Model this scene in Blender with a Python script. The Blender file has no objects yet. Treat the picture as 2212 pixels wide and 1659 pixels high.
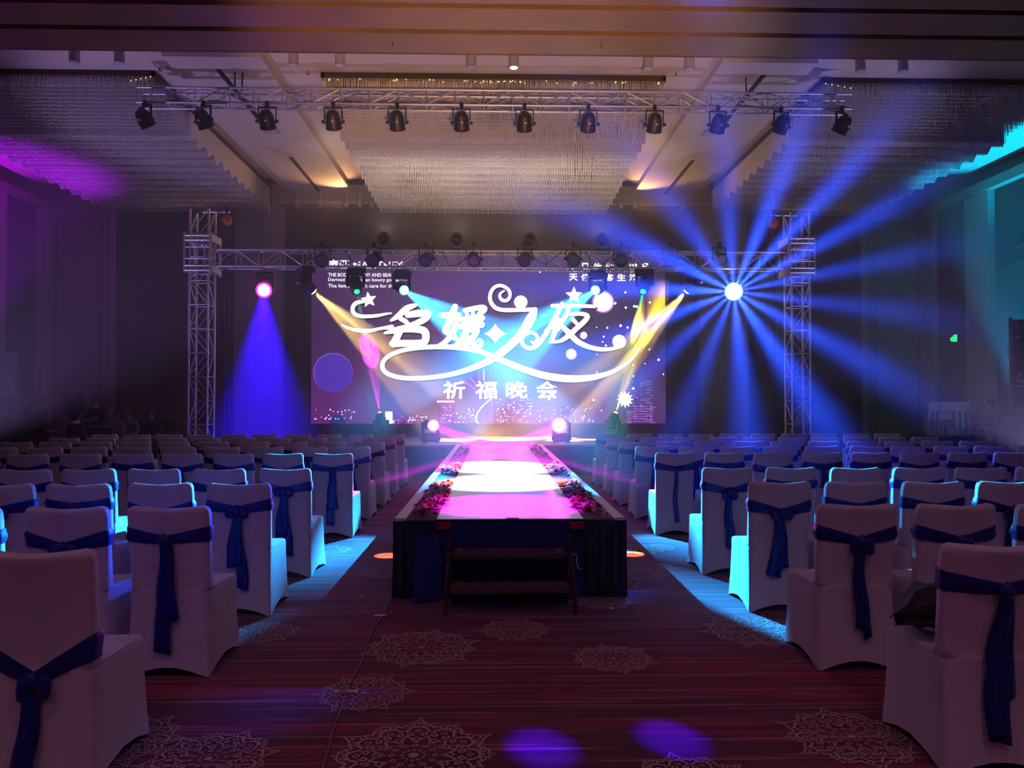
import bpy, bmesh, math, random
from math import sin, cos, pi, radians, atan, atan2, sqrt
from mathutils import Vector, Matrix, Euler
rnd = random.Random(7)
S = bpy.context.scene
COL = S.collection

# ------------------------------------------------------------------ camera
FPX, CW, CH = 1660.0, 2212.0, 1659.0
VPX, HZY, HC = 1065.0, 867.0, 1.55
cam_d = bpy.data.cameras.new('camera'); cam = bpy.data.objects.new('camera', cam_d); COL.objects.link(cam)
cam_d.sensor_width = 36.0; cam_d.lens = 36.0 * FPX / CW; cam_d.clip_start = 0.05; cam_d.clip_end = 200
cam.location = (0, 0, HC)
cam.rotation_euler = (pi/2 + atan((HZY - CH/2)/FPX), 0, -atan((CW/2 - VPX)/FPX))
S.camera = cam
CROT = cam.rotation_euler.to_matrix()

def ray(px, py):
    return CROT @ Vector(((px - CW/2)/FPX, -(py - CH/2)/FPX, -1.0))
def at(px, py, d):                      # the point seen at a pixel, at depth y = d
    r = ray(px, py); return cam.location + r * (d / r.y)
def onz(px, py, z=0.0):                 # the point seen at a pixel, on the level z
    r = ray(px, py); return cam.location + r * ((z - HC) / r.z)

# ------------------------------------------------------------------ world and exposure
w = bpy.data.worlds.new('world'); S.world = w; w.use_nodes = True
w.node_tree.nodes['Background'].inputs[0].default_value = (0.01, 0.01, 0.015, 1)
w.node_tree.nodes['Background'].inputs[1].default_value = 1.0
vs = S.view_settings
vs.view_transform = 'Standard'; vs.look = 'None'; vs.gamma = 1.0; vs.use_curve_mapping = False; vs.exposure = 0.0
try:
    cy = S.cycles
    cy.use_denoising = True; cy.denoiser = 'OPENIMAGEDENOISE'
    cy.max_bounces = 5; cy.diffuse_bounces = 3; cy.glossy_bounces = 3; cy.transmission_bounces = 3
    cy.volume_bounces = 0; cy.transparent_max_bounces = 8
    cy.caustics_reflective = False; cy.caustics_refractive = False
    cy.sample_clamp_indirect = 3.0; cy.sample_clamp_direct = 0.0
except Exception:
    pass

# ------------------------------------------------------------------ lights of the place and added fill lamps
def spot(loc, target, color, power, angle, blend=0.3, radius=0.03, parent=None, gobo=None, name='beam'):
    L = bpy.data.lights.new(name, 'SPOT'); L.color = color; L.energy = power
    L.spot_size = radians(angle); L.spot_blend = blend; L.shadow_soft_size = radius
    o = bpy.data.objects.new(name, L); COL.objects.link(o)
    loc = Vector(loc); f = (Vector(target) - loc).normalized()
    q = f.to_track_quat('-Z', 'Y'); o.rotation_euler = q.to_euler(); o.location = loc
    if gobo:
        L.use_nodes = True; nt = L.node_tree; N = nt.nodes; K = nt.links
        em = [n for n in N if n.type == 'EMISSION'][0]
        m = q.to_matrix(); ri, up = m.col[0], m.col[1]
        geo = N.new('ShaderNodeNewGeometry')
        def dot(v):
            d = N.new('ShaderNodeVectorMath'); d.operation = 'DOT_PRODUCT'; K.new(geo.outputs['Incoming'], d.inputs[0]); d.inputs[1].default_value = tuple(v); return d.outputs['Value']
        def ma(op, a, b=None, c=None):
            n = N.new('ShaderNodeMath'); n.operation = op
            for i, x in enumerate((a, b, c)):
                if x is None: continue
                if isinstance(x, (int, float)): n.inputs[i].default_value = x
                else: K.new(x, n.inputs[i])
            return n.outputs[0]
        W_ = ma('MAXIMUM', dot(f), 0.05); U = ma('DIVIDE', dot(ri), W_); V = ma('DIVIDE', dot(up), W_)
        K.new(gobo(nt, ma, U, V), em.inputs['Strength'])
    if parent: o.parent = parent; o.matrix_parent_inverse = parent.matrix_world.inverted() if False else Matrix()
    return o

def gobo_rays(n, r0, r1, sharp, phase, wob=0.6):
    def f(nt, ma, U, V):
        phi = ma('ARCTAN2', V, U)
        r = ma('SQRT', ma('ADD', ma('MULTIPLY', U, U), ma('MULTIPLY', V, V)))
        ph = ma('ADD', ma('MULTIPLY', phi, float(n)), ma('MULTIPLY', ma('SINE', ma('ADD', ma('MULTIPLY', phi, 2.0), 0.7)), wob))
        c = ma('MULTIPLY', ma('ADD', ma('SINE', ma('ADD', ph, phase)), 1.0), 0.5)
        a = ma('POWER', c, sharp)
        big = ma('ADD', 0.45, ma('MULTIPLY', ma('SINE', ma('ADD', ma('MULTIPLY', phi, 3.0), 1.3)), 0.4))
        a = ma('MULTIPLY', a, ma('ADD', 0.35, big))
        s = ma('SMOOTH_MIN', 1.0, ma('MAXIMUM', 0.0, ma('DIVIDE', ma('SUBTRACT', r, r0), 0.05)), 0.1)
        e = ma('POWER', ma('MINIMUM', 1.0, ma('MAXIMUM', 0.0, ma('DIVIDE', ma('SUBTRACT', r1, r), 0.8*r1))), 1.5)
        return ma('MULTIPLY', ma('MULTIPLY', a, s), e)
    return f
def gobo_streaks(k, lo, hi):            # bars of a rotating gobo
    def f(nt, ma, U, V):
        phi = ma('ARCTAN2', V, U)
        r = ma('SQRT', ma('ADD', ma('MULTIPLY', U, U), ma('MULTIPLY', V, V)))
        c = ma('ADD', ma('SINE', ma('MULTIPLY', phi, float(k))), ma('SINE', ma('MULTIPLY', r, 60.0)))
        return ma('ADD', lo, ma('MULTIPLY', ma('MINIMUM', 1.0, ma('MAXIMUM', 0.0, ma('ADD', c, 0.5))), hi - lo))
    return f

# ------------------------------------------------------------------ materials
MATS = {}
def mat(name, col, rough=0.6, metal=0.0, spec=0.5, noise=None, bump=None, sheen=0.0, coat=0.0, emit=None, estr=0.0, sample=True):
    if name in MATS: return MATS[name]
    m = bpy.data.materials.new(name); m.use_nodes = True; nt = m.node_tree; b = nt.nodes['Principled BSDF']
    b.inputs['Base Color'].default_value = (*col, 1); b.inputs['Roughness'].default_value = rough
    b.inputs['Metallic'].default_value = metal; b.inputs['Specular IOR Level'].default_value = spec
    b.inputs['Sheen Weight'].default_value = sheen; b.inputs['Coat Weight'].default_value = coat
    if emit: b.inputs['Emission Color'].default_value = (*emit, 1); b.inputs['Emission Strength'].default_value = estr
    if noise or bump:
        tc = nt.nodes.new('ShaderNodeTexCoord')
    if noise:
        sc, amt = noise
        n = nt.nodes.new('ShaderNodeTexNoise'); n.inputs['Scale'].default_value = sc; n.inputs['Detail'].default_value = 4
        nt.links.new(tc.outputs['Object'], n.inputs['Vector'])
        r = nt.nodes.new('ShaderNodeValToRGB')
        r.color_ramp.elements[0].position = 0.3; r.color_ramp.elements[1].position = 0.7
        r.color_ramp.elements[0].color = (*[c*(1-amt) for c in col], 1); r.color_ramp.elements[1].color = (*[min(1, c*(1+amt)) for c in col], 1)
        nt.links.new(n.outputs['Fac'], r.inputs['Fac']); nt.links.new(r.outputs['Color'], b.inputs['Base Color'])
    if bump:
        sc, st = bump
        n = nt.nodes.new('ShaderNodeTexNoise'); n.inputs['Scale'].default_value = sc; n.inputs['Detail'].default_value = 3
        nt.links.new(tc.outputs['Object'], n.inputs['Vector'])
        bp = nt.nodes.new('ShaderNodeBump'); bp.inputs['Strength'].default_value = st; bp.inputs['Distance'].default_value = 0.01
        nt.links.new(n.outputs['Fac'], bp.inputs['Height']); nt.links.new(bp.outputs['Normal'], b.inputs['Normal'])
    if not sample: m.cycles.emission_sampling = 'NONE'
    MATS[name] = m; return m
def glow(name, col, st, sample=False):   # a thing that gives off light: a lens, a lit pixel
    if name in MATS: return MATS[name]
    m = bpy.data.materials.new(name); m.use_nodes = True; nt = m.node_tree
    nt.nodes.remove(nt.nodes['Principled BSDF'])
    e = nt.nodes.new('ShaderNodeEmission'); e.inputs[0].default_value = (*col, 1); e.inputs[1].default_value = st
    nt.links.new(e.outputs[0], nt.nodes['Material Output'].inputs['Surface'])
    if not sample: m.cycles.emission_sampling = 'NONE'
    MATS[name] = m; return m

M_WALL  = mat('beige wall paint', (0.30, 0.24, 0.20), 0.75, noise=(3, .08))
M_PANEL = mat('brown fabric wall panel', (0.085, 0.045, 0.035), 0.85, noise=(40, .2))
M_PILA  = mat('pale pilaster', (0.42, 0.36, 0.32), 0.7, noise=(4, .06))
M_CEIL  = mat('cream ceiling paint', (0.62, 0.54, 0.44), 0.8, noise=(2, .04))
M_BEAM  = mat('bronze soffit panel', (0.30, 0.17, 0.09), 0.45, metal=0.35, noise=(1.5, .12))
M_DARK  = mat('dark slot', (0.02, 0.016, 0.014), 0.8)
M_BLACK = mat('black paint', (0.012, 0.012, 0.014), 0.45)
M_BLACKG = mat('black gloss plastic', (0.015, 0.015, 0.018), 0.3)
M_ALU   = mat('aluminium truss', (0.62, 0.62, 0.66), 0.38, metal=0.85, noise=(15, .15))
M_CRYS  = mat('crystal bead', (0.88, 0.84, 0.80), 0.12, metal=0.15, spec=1.0)
M_CHAIR = mat('white spandex cover', (0.78, 0.76, 0.78), 0.75, sheen=0.3, noise=(9, .05), bump=(420, .25))
M_SASH  = mat('royal blue satin', (0.005, 0.012, 0.24), 0.40, sheen=0.2, noise=(14, .25))
M_SASHR = mat('maroon satin', (0.16, 0.030, 0.035), 0.4, noise=(14, .2))
M_STAGE = mat('grey stage vinyl', (0.38, 0.38, 0.42), 0.22, noise=(6, .12))
M_RUN   = mat('white runway gloss board', (0.85, 0.83, 0.85), 0.3, noise=(5, .03))
M_NAVY  = mat('navy skirt cloth', (0.020, 0.020, 0.15), 0.8, noise=(20, .2))
M_BLKCL = mat('black skirt cloth', (0.018, 0.012, 0.022), 0.85, noise=(20, .2))
M_WTRIM = mat('white trim', (0.8, 0.78, 0.76), 0.5)
M_RED   = mat('red gift board', (0.50, 0.03, 0.035), 0.5)
M_REDT  = mat('red tape', (0.38, 0.015, 0.03), 0.55)
M_SKIN  = mat('skin', (0.48, 0.30, 0.23), 0.6)
M_HAIR  = mat('black hair', (0.012, 0.010, 0.010), 0.5)
M_CL1   = mat('black jacket', (0.018, 0.018, 0.024), 0.8)
M_CL2   = mat('grey blue top', (0.14, 0.17, 0.23), 0.8)
M_CL3   = mat('tan coat', (0.20, 0.14, 0.09), 0.8)
M_TROU  = mat('dark trousers', (0.02, 0.02, 0.03), 0.8)
M_WHITE = mat('white board', (0.72, 0.70, 0.72), 0.5)
M_KRAFT = mat('cream carton', (0.50, 0.44, 0.38), 0.6)
M_WOOD  = mat('dark wood', (0.05, 0.028, 0.018), 0.5, noise=(8, .3))
M_ORNG  = mat('orange hoist housing', (0.55, 0.10, 0.02), 0.5)
M_STEPC = mat('grey step carpet', (0.11, 0.085, 0.10), 0.95, noise=(90, .45), bump=(300, .5))
M_BRASS = mat('brass nosing', (0.45, 0.32, 0.16), 0.4, metal=0.6)
M_LEAF  = mat('green leaf', (0.05, 0.12, 0.04), 0.6)
M_CABLE = mat('grey cable', (0.20, 0.17, 0.18), 0.6)

# ------------------------------------------------------------------ mesh helpers
class MB:
    def __init__(s): s.v = []; s.f = []
    def add(s, vs, fs):
        n = len(s.v); s.v += [tuple(v) for v in vs]; s.f += [tuple(i+n for i in f) for f in fs]; return s
    def box(s, x0, x1, y0, y1, z0, z1):
        return s.add([(x0,y0,z0),(x1,y0,z0),(x1,y1,z0),(x0,y1,z0),(x0,y0,z1),(x1,y0,z1),(x1,y1,z1),(x0,y1,z1)],
                     [(0,3,2,1),(4,5,6,7),(0,1,5,4),(1,2,6,5),(2,3,7,6),(3,0,4,7)])
    def tube(s, pts, r, n=8, cap=True):
        pts = [Vector(p) for p in pts]; rr = r if isinstance(r, (list, tuple)) else [r]*len(pts)
        base = len(s.v); prev = None
        for i, p in enumerate(pts):
            t = (pts[min(i+1, len(pts)-1)] - pts[max(i-1, 0)]).normalized()
            a = prev if prev is not None and abs(prev.dot(t)) < .95 else (Vector((0,0,1)) if abs(t.z) < .9 else Vector((1,0,0)))
            u = t.cross(a).normalized(); v = t.cross(u).normalized(); prev = a
            for k in range(n):
                q = p + (u*cos(2*pi*k/n) + v*sin(2*pi*k/n))*rr[i]; s.v.append(tuple(q))
        for i in range(len(pts)-1):
            for k in range(n):
                a = base+i*n+k; b = base+i*n+(k+1) % n; s.f.append((a, b, b+n, a+n))
        if cap:
            s.f.append(tuple(base+k for k in range(n))[::-1]); s.f.append(tuple(base+(len(pts)-1)*n+k for k in range(n)))
        return s
    def lathe(s, prof, n=20, M=None):   # prof: (radius, z); axis z
        base = len(s.v)
        for r, z in prof:
            for k in range(n):
                p = Vector((r*cos(2*pi*k/n), r*sin(2*pi*k/n), z)); s.v.append(tuple(M @ p if M else p))
        for i in range(len(prof)-1):
            for k in range(n):
                a = base+i*n+k; b = base+i*n+(k+1) % n; s.f.append((a, b, b+n, a+n))
        s.f.append(tuple(base+k for k in range(n))[::-1]); s.f.append(tuple(base+(len(prof)-1)*n+k for k in range(n)))
        return s
    def ball(s, c, r, nu=10, nv=7):
        rx, ry, rz = r if isinstance(r, (tuple, list)) else (r, r, r)
        base = len(s.v)
        for j in range(nv+1):
            th = pi*j/nv
            for k in range(nu):
                s.v.append((c[0]+rx*max(sin(th), .02)*cos(2*pi*k/nu), c[1]+ry*max(sin(th), .02)*sin(2*pi*k/nu), c[2]+rz*cos(th)))
        for j in range(nv):
            for k in range(nu):
                a = base+j*nu+k; b = base+j*nu+(k+1) % nu; s.f.append((a, a+nu, b+nu, b))
        return s
    def strip(s, pts, widths, z=0.0, plane='xy', y=0.0):   # flat ribbon along a 2-D polyline
        base = len(s.v); n = len(pts)
        for i, p in enumerate(pts):
            a = pts[max(i-1, 0)]; b = pts[min(i+1, n-1)]
            tx, ty = b[0]-a[0], b[1]-a[1]; l = sqrt(tx*tx+ty*ty) or 1e-9
            nx, ny = -ty/l, tx/l; w_ = (widths[i] if isinstance(widths, (list, tuple)) else widths)/2
            for sg in (1, -1):
                q = (p[0]+sg*nx*w_, p[1]+sg*ny*w_)
                s.v.append((q[0], q[1], z) if plane == 'xy' else (q[0], y, q[1]))
        for i in range(n-1):
            a = base+2*i; s.f.append((a, a+1, a+3, a+2))
        return s
    def poly(s, pts): return s.add(pts, [tuple(range(len(pts)))])
    def mesh(s, name, smooth=False):
        me = bpy.data.meshes.new(name); me.from_pydata(s.v, [], s.f); me.update()
        bm = bmesh.new(); bm.from_mesh(me); bmesh.ops.recalc_face_normals(bm, faces=bm.faces); bm.to_mesh(me); bm.free()
        if smooth:
            for p in me.polygons: p.use_smooth = True
        return me
    def obj(s, name, m, parent=None, smooth=False): return link(name, s.mesh(name, smooth), m, parent)

def link(name, me, m=None, parent=None, loc=None):
    o = bpy.data.objects.new(name, me); COL.objects.link(o)
    if m is not None and me is not None and not me.materials: me.materials.append(m)
    if parent is not None: o.parent = parent
    if loc is not None: o.location = loc
    return o
def tag(o, label, cat, group=None):
    o['label'] = label; o['category'] = cat
    if group: o['group'] = group
    return o
def thing(name, label, cat, loc=(0,0,0), rz=0.0, group=None):
    o = bpy.data.objects.new(name, None); COL.objects.link(o); o.location = loc; o.rotation_euler = (0,0,rz)
    o.empty_display_size = 0.1
    return tag(o, label, cat, group)
def struct(o): o['kind'] = 'structure'; return o
def stuff(o): o['kind'] = 'stuff'; return o
def bevel(o, w_, seg=2):
    md = o.modifiers.new('bevel', 'BEVEL'); md.width = w_; md.segments = seg; md.limit_method = 'ANGLE'; return o
ORD = ['first','second','third','fourth','fifth','sixth','seventh','eighth','ninth','tenth','eleventh','twelfth']

# ------------------------------------------------------------------ room
HW, YB, ZC, YF = 13.0, 22.7, 7.7, -5.0

def carpet_material():
    m = bpy.data.materials.new('striped maroon carpet'); m.use_nodes = True; nt = m.node_tree; N, K = nt.nodes, nt.links
    b = N['Principled BSDF']; b.inputs['Roughness'].default_value = 0.95; b.inputs['Sheen Weight'].default_value = 0.25; b.inputs['Specular IOR Level'].default_value = 0.2
    tc = N.new('ShaderNodeTexCoord')
    def noise(sx, sy, detail=2.0, off=0.0):
        mp = N.new('ShaderNodeMapping'); mp.inputs['Scale'].default_value = (sx, sy, 1); mp.inputs['Location'].default_value = (off, off*1.7, 0)
        K.new(tc.outputs['Object'], mp.inputs['Vector'])
        n = N.new('ShaderNodeTexNoise'); n.inputs['Scale'].default_value = 1.0; n.inputs['Detail'].default_value = detail
        K.new(mp.outputs['Vector'], n.inputs['Vector']); return n.outputs['Fac']
    def ramp(src, p0, c0, p1, c1):
        r = N.new('ShaderNodeValToRGB'); r.color_ramp.elements[0].position = p0; r.color_ramp.elements[1].position = p1
        r.color_ramp.elements[0].color = (*c0, 1); r.color_ramp.elements[1].color = (*c1, 1); K.new(src, r.inputs['Fac']); return r.outputs['Color']
    def mix(fac, a, c, mode='MIX'):
        x = N.new('ShaderNodeMixRGB'); x.blend_type = mode
        if isinstance(fac, float): x.inputs['Fac'].default_value = fac
        else: K.new(fac, x.inputs['Fac'])
        K.new(a, x.inputs['Color1'])
        if isinstance(c, tuple): x.inputs['Color2'].default_value = (*c, 1)
        else: K.new(c, x.inputs['Color2'])
        return x.outputs['Color']
    base = ramp(noise(0.25, 5.0, 3), 0.34, (0.11, 0.006, 0.018), 0.66, (0.46, 0.016, 0.050))
    bands = ramp(noise(0.45, 17.0, 2, 3.1), 0.47, (0, 0, 0), 0.56, (1, 1, 1))
    c1 = mix(bands, base, (0.14, 0.008, 0.024))
    lines = ramp(noise(0.55, 30.0, 1.5, 8.4), 0.59, (0, 0, 0), 0.625, (1, 1, 1))
    c2 = mix(lines, c1, (0.44, 0.16, 0.15))
    fine = noise(160, 160, 2, 1.0)
    c3 = mix(0.55, c2, ramp(fine, 0.3, (0.45, 0.45, 0.45), 0.7, (1.25, 1.25, 1.25)), 'MULTIPLY')
    K.new(c3, b.inputs['Base Color'])
    bp = N.new('ShaderNodeBump'); bp.inputs['Strength'].default_value = 0.4; bp.inputs['Distance'].default_value = 0.006
    K.new(noise(300, 300, 2), bp.inputs['Height']); K.new(bp.outputs['Normal'], b.inputs['Normal'])
    return m
floor = struct(MB().add([(-HW,YF,0),(HW,YF,0),(HW,YB,0),(-HW,YB,0)], [(0,1,2,3)]).obj('floor', carpet_material()))
floor['label'] = 'maroon carpet with fine cross stripes and cream medallions'

# carpet medallions: woven lace rosettes
def medallion_mesh():
    b = MB()
    def P(r, a): return (r*cos(a), r*sin(a))
    n = 12
    for k in range(n):
        a0 = 2*pi*k/n; h = pi/n
        def C(pts, w_): b.strip([P(r, a0+t*h) for r, t in pts], w_)
        big = 1.0 if k % 2 == 0 else 0.9
        C([(.74,-1),(.80,-.75),(.84,-.5),(.86,-.3),(.93*big,-.12),(1.02*big,0),(.93*big,.12),(.86,.3),(.84,.5),(.80,.75),(.74,1)], .030)
        C([(.62,-.9),(.70,-.6),(.74,-.3),(.75,0),(.74,.3),(.70,.6),(.62,.9)], .034)
        for sg in (-1, 1):
            cx, cyy = .79, .42*sg
            b.strip([P(cx + .055*(1-t*.07)*cos(t*.8), a0 + cyy*h + .075*(1-t*.07)*sin(t*.8)*sg) for t in range(9)], .024)
            b.strip([P(.55 + .05*(1-t*.08)*cos(t*.8), a0 + .5*sg*h + .10*(1-t*.08)*sin(t*.8)*sg) for t in range(9)], .026)
            b.strip([P(.50-.02*t, a0 + sg*h*(1-.12*t)) for t in range(7)], .028)
        C([(.64,-.25),(.68,0),(.64,.25),(.60,0),(.64,-.25)], .02)
        C([(.46,0),(.43,.35),(.37,.4),(.31,0),(.37,-.4),(.43,-.35),(.46,0)], .022)
        C([(.28,0),(.25,.5),(.21,0),(.25,-.5),(.28,0)], .022)
        q = [P(.40,a0), P(.375,a0+.06), P(.35,a0), P(.375,a0-.06)]; b.poly([(x, y, 0) for x, y in q])
        q = [P(.16,a0), P(.13,a0+.16), P(.10,a0), P(.13,a0-.16)]; b.poly([(x, y, 0) for x, y in q])
        q = [P(.90*big,a0), P(.87*big,a0+.03), P(.82*big,a0), P(.87*big,a0-.03)]; b.poly([(x, y, 0) for x, y in q])
    b.poly([(.06*cos(t*pi/4), .06*sin(t*pi/4), 0) for t in range(8)])
    return b.mesh('carpet_medallion')
MED = medallion_mesh()
M_MED = mat('cream carpet yarn', (0.62, 0.47, 0.40), 0.95, noise=(60, .3)); MED.materials.append(M_MED)
for i, (px, py, r) in enumerate([(910,1398,.385),(1112,1360,.262),(1325,1422,.27),(785,1497,.275),(893,1632,.39),(563,1367,.27),(1632,1362,.385),
        (1838,1592,.33),(255,1600,.30),(838,1236,.28),(1388,1240,.27),(1300,1298,.27),(712,1188,.26),(1384,1186,.30),(1420,1183,.2),(450,1640,.3),(1500,1700,.3)]):
    p = onz(px, py); o = link('carpet_medallion', MED, None, floor, (p.x, p.y, 0.0015 + .0001*i)); o.scale = (r, r, 1); o.rotation_euler = (0, 0, rnd.uniform(0, 1))

ceil = struct(MB().box(-HW, HW, YF, YB, ZC, ZC+.2).obj('ceiling', M_CEIL)); ceil['label'] = 'cream hall ceiling with lengthwise dropped beams'
struct(MB().box(-HW-.2, -HW, YF, YB+.2, 0, ZC+.2).obj('wall_left', M_PANEL))
struct(MB().box(HW, HW+.2, YF, YB+.2, 0, ZC+.2).obj('wall_right', M_PANEL))
wb = struct(MB().box(-HW, HW, YB, YB+.2, 0, ZC+.2).obj('wall_back', M_PANEL))
struct(MB().box(-HW-.2, HW+.2, YF-.2, YF, 0, ZC+.2).obj('wall_front', M_WALL))
tn = [0]
def trim(x0, x1, y0, y1, z0, z1, m, parent=None, name=None):
    b = MB().box(x0, x1, y0, y1, z0, z1)
    if parent is not None: return b.obj(name, m, parent)
    tn[0] += 1; return struct(b.obj('trim_%d' % tn[0], m))
def bx(px, d): return at(px, HZY, d).x
# back wall: pilasters, grey corner panels with a flush door, dado line
for sg in (-1, 1):
    xs = sorted((sg*7.52, sg*6.09)); trim(xs[0], xs[1], YB-.25, YB, 0, 7.24, M_PILA)
    xs = sorted((sg*13.0, sg*11.15)); trim(xs[0], xs[1], YB-.06, YB, 0, ZC, M_WALL)
    xs = sorted((sg*11.15, sg*11.0)); trim(xs[0], xs[1], YB-.12, YB, 0, ZC, M_PILA)
    for xe in (12.72, 11.42):
        trim(sg*xe-.012, sg*xe+.012, YB-.072, YB-.06, 0, 6.9, M_DARK)
    trim(min(sg*12.72, sg*11.42), max(sg*12.72, sg*11.42), YB-.072, YB-.06, 6.88, 6.9, M_DARK)
    xs = sorted((sg*11.0, sg*7.6)); trim(xs[0], xs[1], YB-.03, YB, 2.9, 2.94, M_DARK)
    xs = sorted((sg*9.3, sg*9.27)); trim(xs[0], xs[1], YB-.03, YB, 0, 2.9, M_DARK)
    # side walls: pilasters between fabric panels, cornice band
    for (ya, yb2) in ((22.1, 22.7), (19.5, 20.5), (15.2, 16.2), (11, 12)):
        xs = sorted((sg*HW, sg*(HW-.18))); trim(xs[0], xs[1], ya, yb2, 0, 7.1, M_PILA)
    xs = sorted((sg*HW, sg*(HW-.22))); trim(xs[0], xs[1], 0, YB, 7.05, 7.3, M_WALL)
    for z in (5.4, 5.0):
        xs = sorted((sg*HW, sg*(HW-.03))); trim(xs[0], xs[1], 16.2, 19.5, z, z+.03, M_DARK)
    xs = sorted((sg*HW, sg*(HW-.04))); struct(MB().box(xs[0], xs[1], 0, YB, 0, .15).obj('baseboard_' + ('left' if sg < 0 else 'right'), M_WOOD))
# header over the screen
hd = trim(-7.6, 7.6, 22.15, YB, 7.24, ZC, M_WALL)
trim(-7.6, 7.6, 22.10, 22.16, 7.24, 7.30, M_PILA)
# lengthwise dropped beams of the ceiling with slots
for sg in (-1, 1):
    xs = sorted((sg*5.78, sg*4.06)); tb = trim(xs[0], xs[1], 13.4, 22.15, ZC-.14, ZC, M_CEIL)
    xs = sorted((sg*6.05, sg*5.78)); trim(xs[0], xs[1], 13.9, 22.0, ZC-.07, ZC, M_CEIL)
    for (ya, yb2) in ((13.9, 16.4), (18.9, 22.0)):
        trim(sg*4.98-.05, sg*4.98+.05, ya, yb2, ZC-.145, ZC-.13, M_DARK)
    for (xa, xb) in ((3.3, 4.06), (5.78, 6.4)):
        xs = sorted((sg*xa, sg*xb)); trim(xs[0], xs[1], 21.2, 21.75, ZC-.012, ZC-.0, M_DARK)
# near soffit of the hall behind the divider
for (ya, yb2) in ((YF, 9.2), (9.25, 10.42), (10.55, 11.16), (11.30, 11.93)):
    trim(-HW, HW, ya, yb2, 7.0, 7.12, M_BEAM)
trim(-HW, HW, YF, 11.9, 7.12, 7.2, M_DARK)
trim(-HW, HW, 11.93, 11.99, 7.0, ZC, M_BEAM)

# doors and small wall things of the setting
d1 = struct(MB().box(-HW, -HW+.05, 20.62, 21.25, 0, 2.9).obj('door_1', mat('pale green door', (0.34, 0.36, 0.30), 0.6)))
MB().box(-HW+.05, -HW+.07, 20.72, 21.15, 1.3, 2.6).obj('notice', mat('notice sheet', (0.42, 0.44, 0.40), 0.6, noise=(9, .3)), d1)
p = at(171, 813, YB-.07)
sw = MB().box(p.x-.10, p.x+.10, YB-.09, YB-.06, p.z-.10, p.z+.10).obj('fire_alarm', mat('fire alarm red', (0.20, 0.02, 0.02), 0.5))
tag(sw, 'small dark red alarm plate on the grey back wall', 'alarm')
b = MB().box(p.x-.03, p.x+.05, YB-.10, YB-.09, p.z-.07, p.z-.02); b.obj('plate_highlight', M_WTRIM, sw)  # highlight on the plate, put in as a raised pale patch
p = at(2081, 731, 21.2)
ex = thing('exit_sign', 'glowing green emergency exit sign on the dark side wall', 'sign', (HW-.02, p.y, p.z))
MB().box(-.06, 0, -.16, .16, -.11, .11).obj('housing', M_BLACK, ex)
MB().box(-.08, -.06, -.15, .0, -.10, .10).obj('running_figure_panel', glow('exit green', (0.02, 1.0, 0.25), 1.3), ex)
MB().poly([(-.081, 0, -.10), (-.081, .14, -.06), (-.081, .14, .03), (-.081, 0, .06)]).obj('arrow_panel', glow('exit green', (0.02, 1.0, 0.25), 1.3), ex)

# ceiling fittings: cylinder downlights along the divider, track spots on the header, sprinklers, hatches
dl = MB().lathe([(.085,.34),(.085,.02),(.095,0)], 14).mesh('downlight_body'); dl.materials.append(mat('grey lamp can', (0.35, 0.34, 0.36), .5))
dlr = MB().lathe([(.07,-.002),(.06,-.012)], 14).mesh('downlight_lens'); dlr.materials.append(mat('unlit lens', (.5,.5,.5), .3))
dlx = MB().lathe([(.07,-.002),(.06,-.012)], 14).mesh('downlight_lens_lit'); dlx.materials.append(glow('lit downlight lens', (1,.95,.85), 2.0))
dpx = [151, 249, 629, 731, 1017, 1110, 1403, 1494, 1866, 1959]
for i, px in enumerate(dpx):
    x = bx(px, 13.25)
    o = thing('ceiling_downlight', 'grey cylinder downlight, %s along the divider from the purple-lit wall%s' % (ORD[i], ', lit' if px == 1110 else ''), 'downlight', (x, 13.25, ZC-.34), 0, 'cylinder downlights behind the divider')
    link('body', dl, None, o); link('lens', dlx if px == 1110 else dlr, None, o)
ts = MB(); ts.box(-.02,.02,-.02,.02,.10,.48); ts.lathe([(.05,.10),(.055,0),(.075,-.12)], 12)
tsm = ts.mesh('track_spot_body', True); tsm.materials.append(mat('grey lamp can', (0,0,0)))
for i, px in enumerate([541, 588, 639, 690, 746, 775, 802, 1343, 1373, 1478, 1560]):
    x = bx(px, 21.95)
    o = tag(link('track_spot', tsm, None, None, (x, 21.95, 7.22)), 'small grey track spot, %s along the header from the purple-lit wall' % ORD[i], 'spotlight', 'track spots on the header over the screen')
sp = MB(); sp.tube([(0,0,0),(0,0,-.06)], .012, 6); sp.lathe([(.035,-.06),(.035,-.066)], 8)
spm = sp.mesh('sprinkler'); spm.materials.append(mat('steel', (.25,.24,.24), .4, .7))
for i, (px, py) in enumerate([(345,145),(665,153),(1460,155),(1768,153),(560,245),(1650,273),(848,91),(1299,95)]):
    if i < 6: z = ZC; q = onz(px, py, z)
    else: z = 7.0; q = onz(px, py, z)
    o = tag(link('sprinkler_head', spm, None, None, (q.x, q.y, z)), 'tiny steel fire sprinkler head on the hall ceiling', 'sprinkler', 'sprinkler heads')
for nm, (px, py), wh in (('ceiling_hatch', (586, 281), 'purple-lit'), ('ceiling_hatch', (1535, 285), 'cyan-lit')):
    q = onz(px, py, ZC-.14)
    h = thing('ceiling_hatch', 'small grey access hatch in the dropped ceiling beam on the %s side' % wh, 'hatch', (q.x, q.y, ZC-.14))
    MB().box(-.16,.16,-.2,.2,-.012,0).obj('frame', mat('hatch frame', (.25,.25,.25), .6), h); MB().box(-.13,.13,-.17,.17,-.02,-.012).obj('flap', mat('hatch flap', (.42,.42,.42), .6), h)

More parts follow.
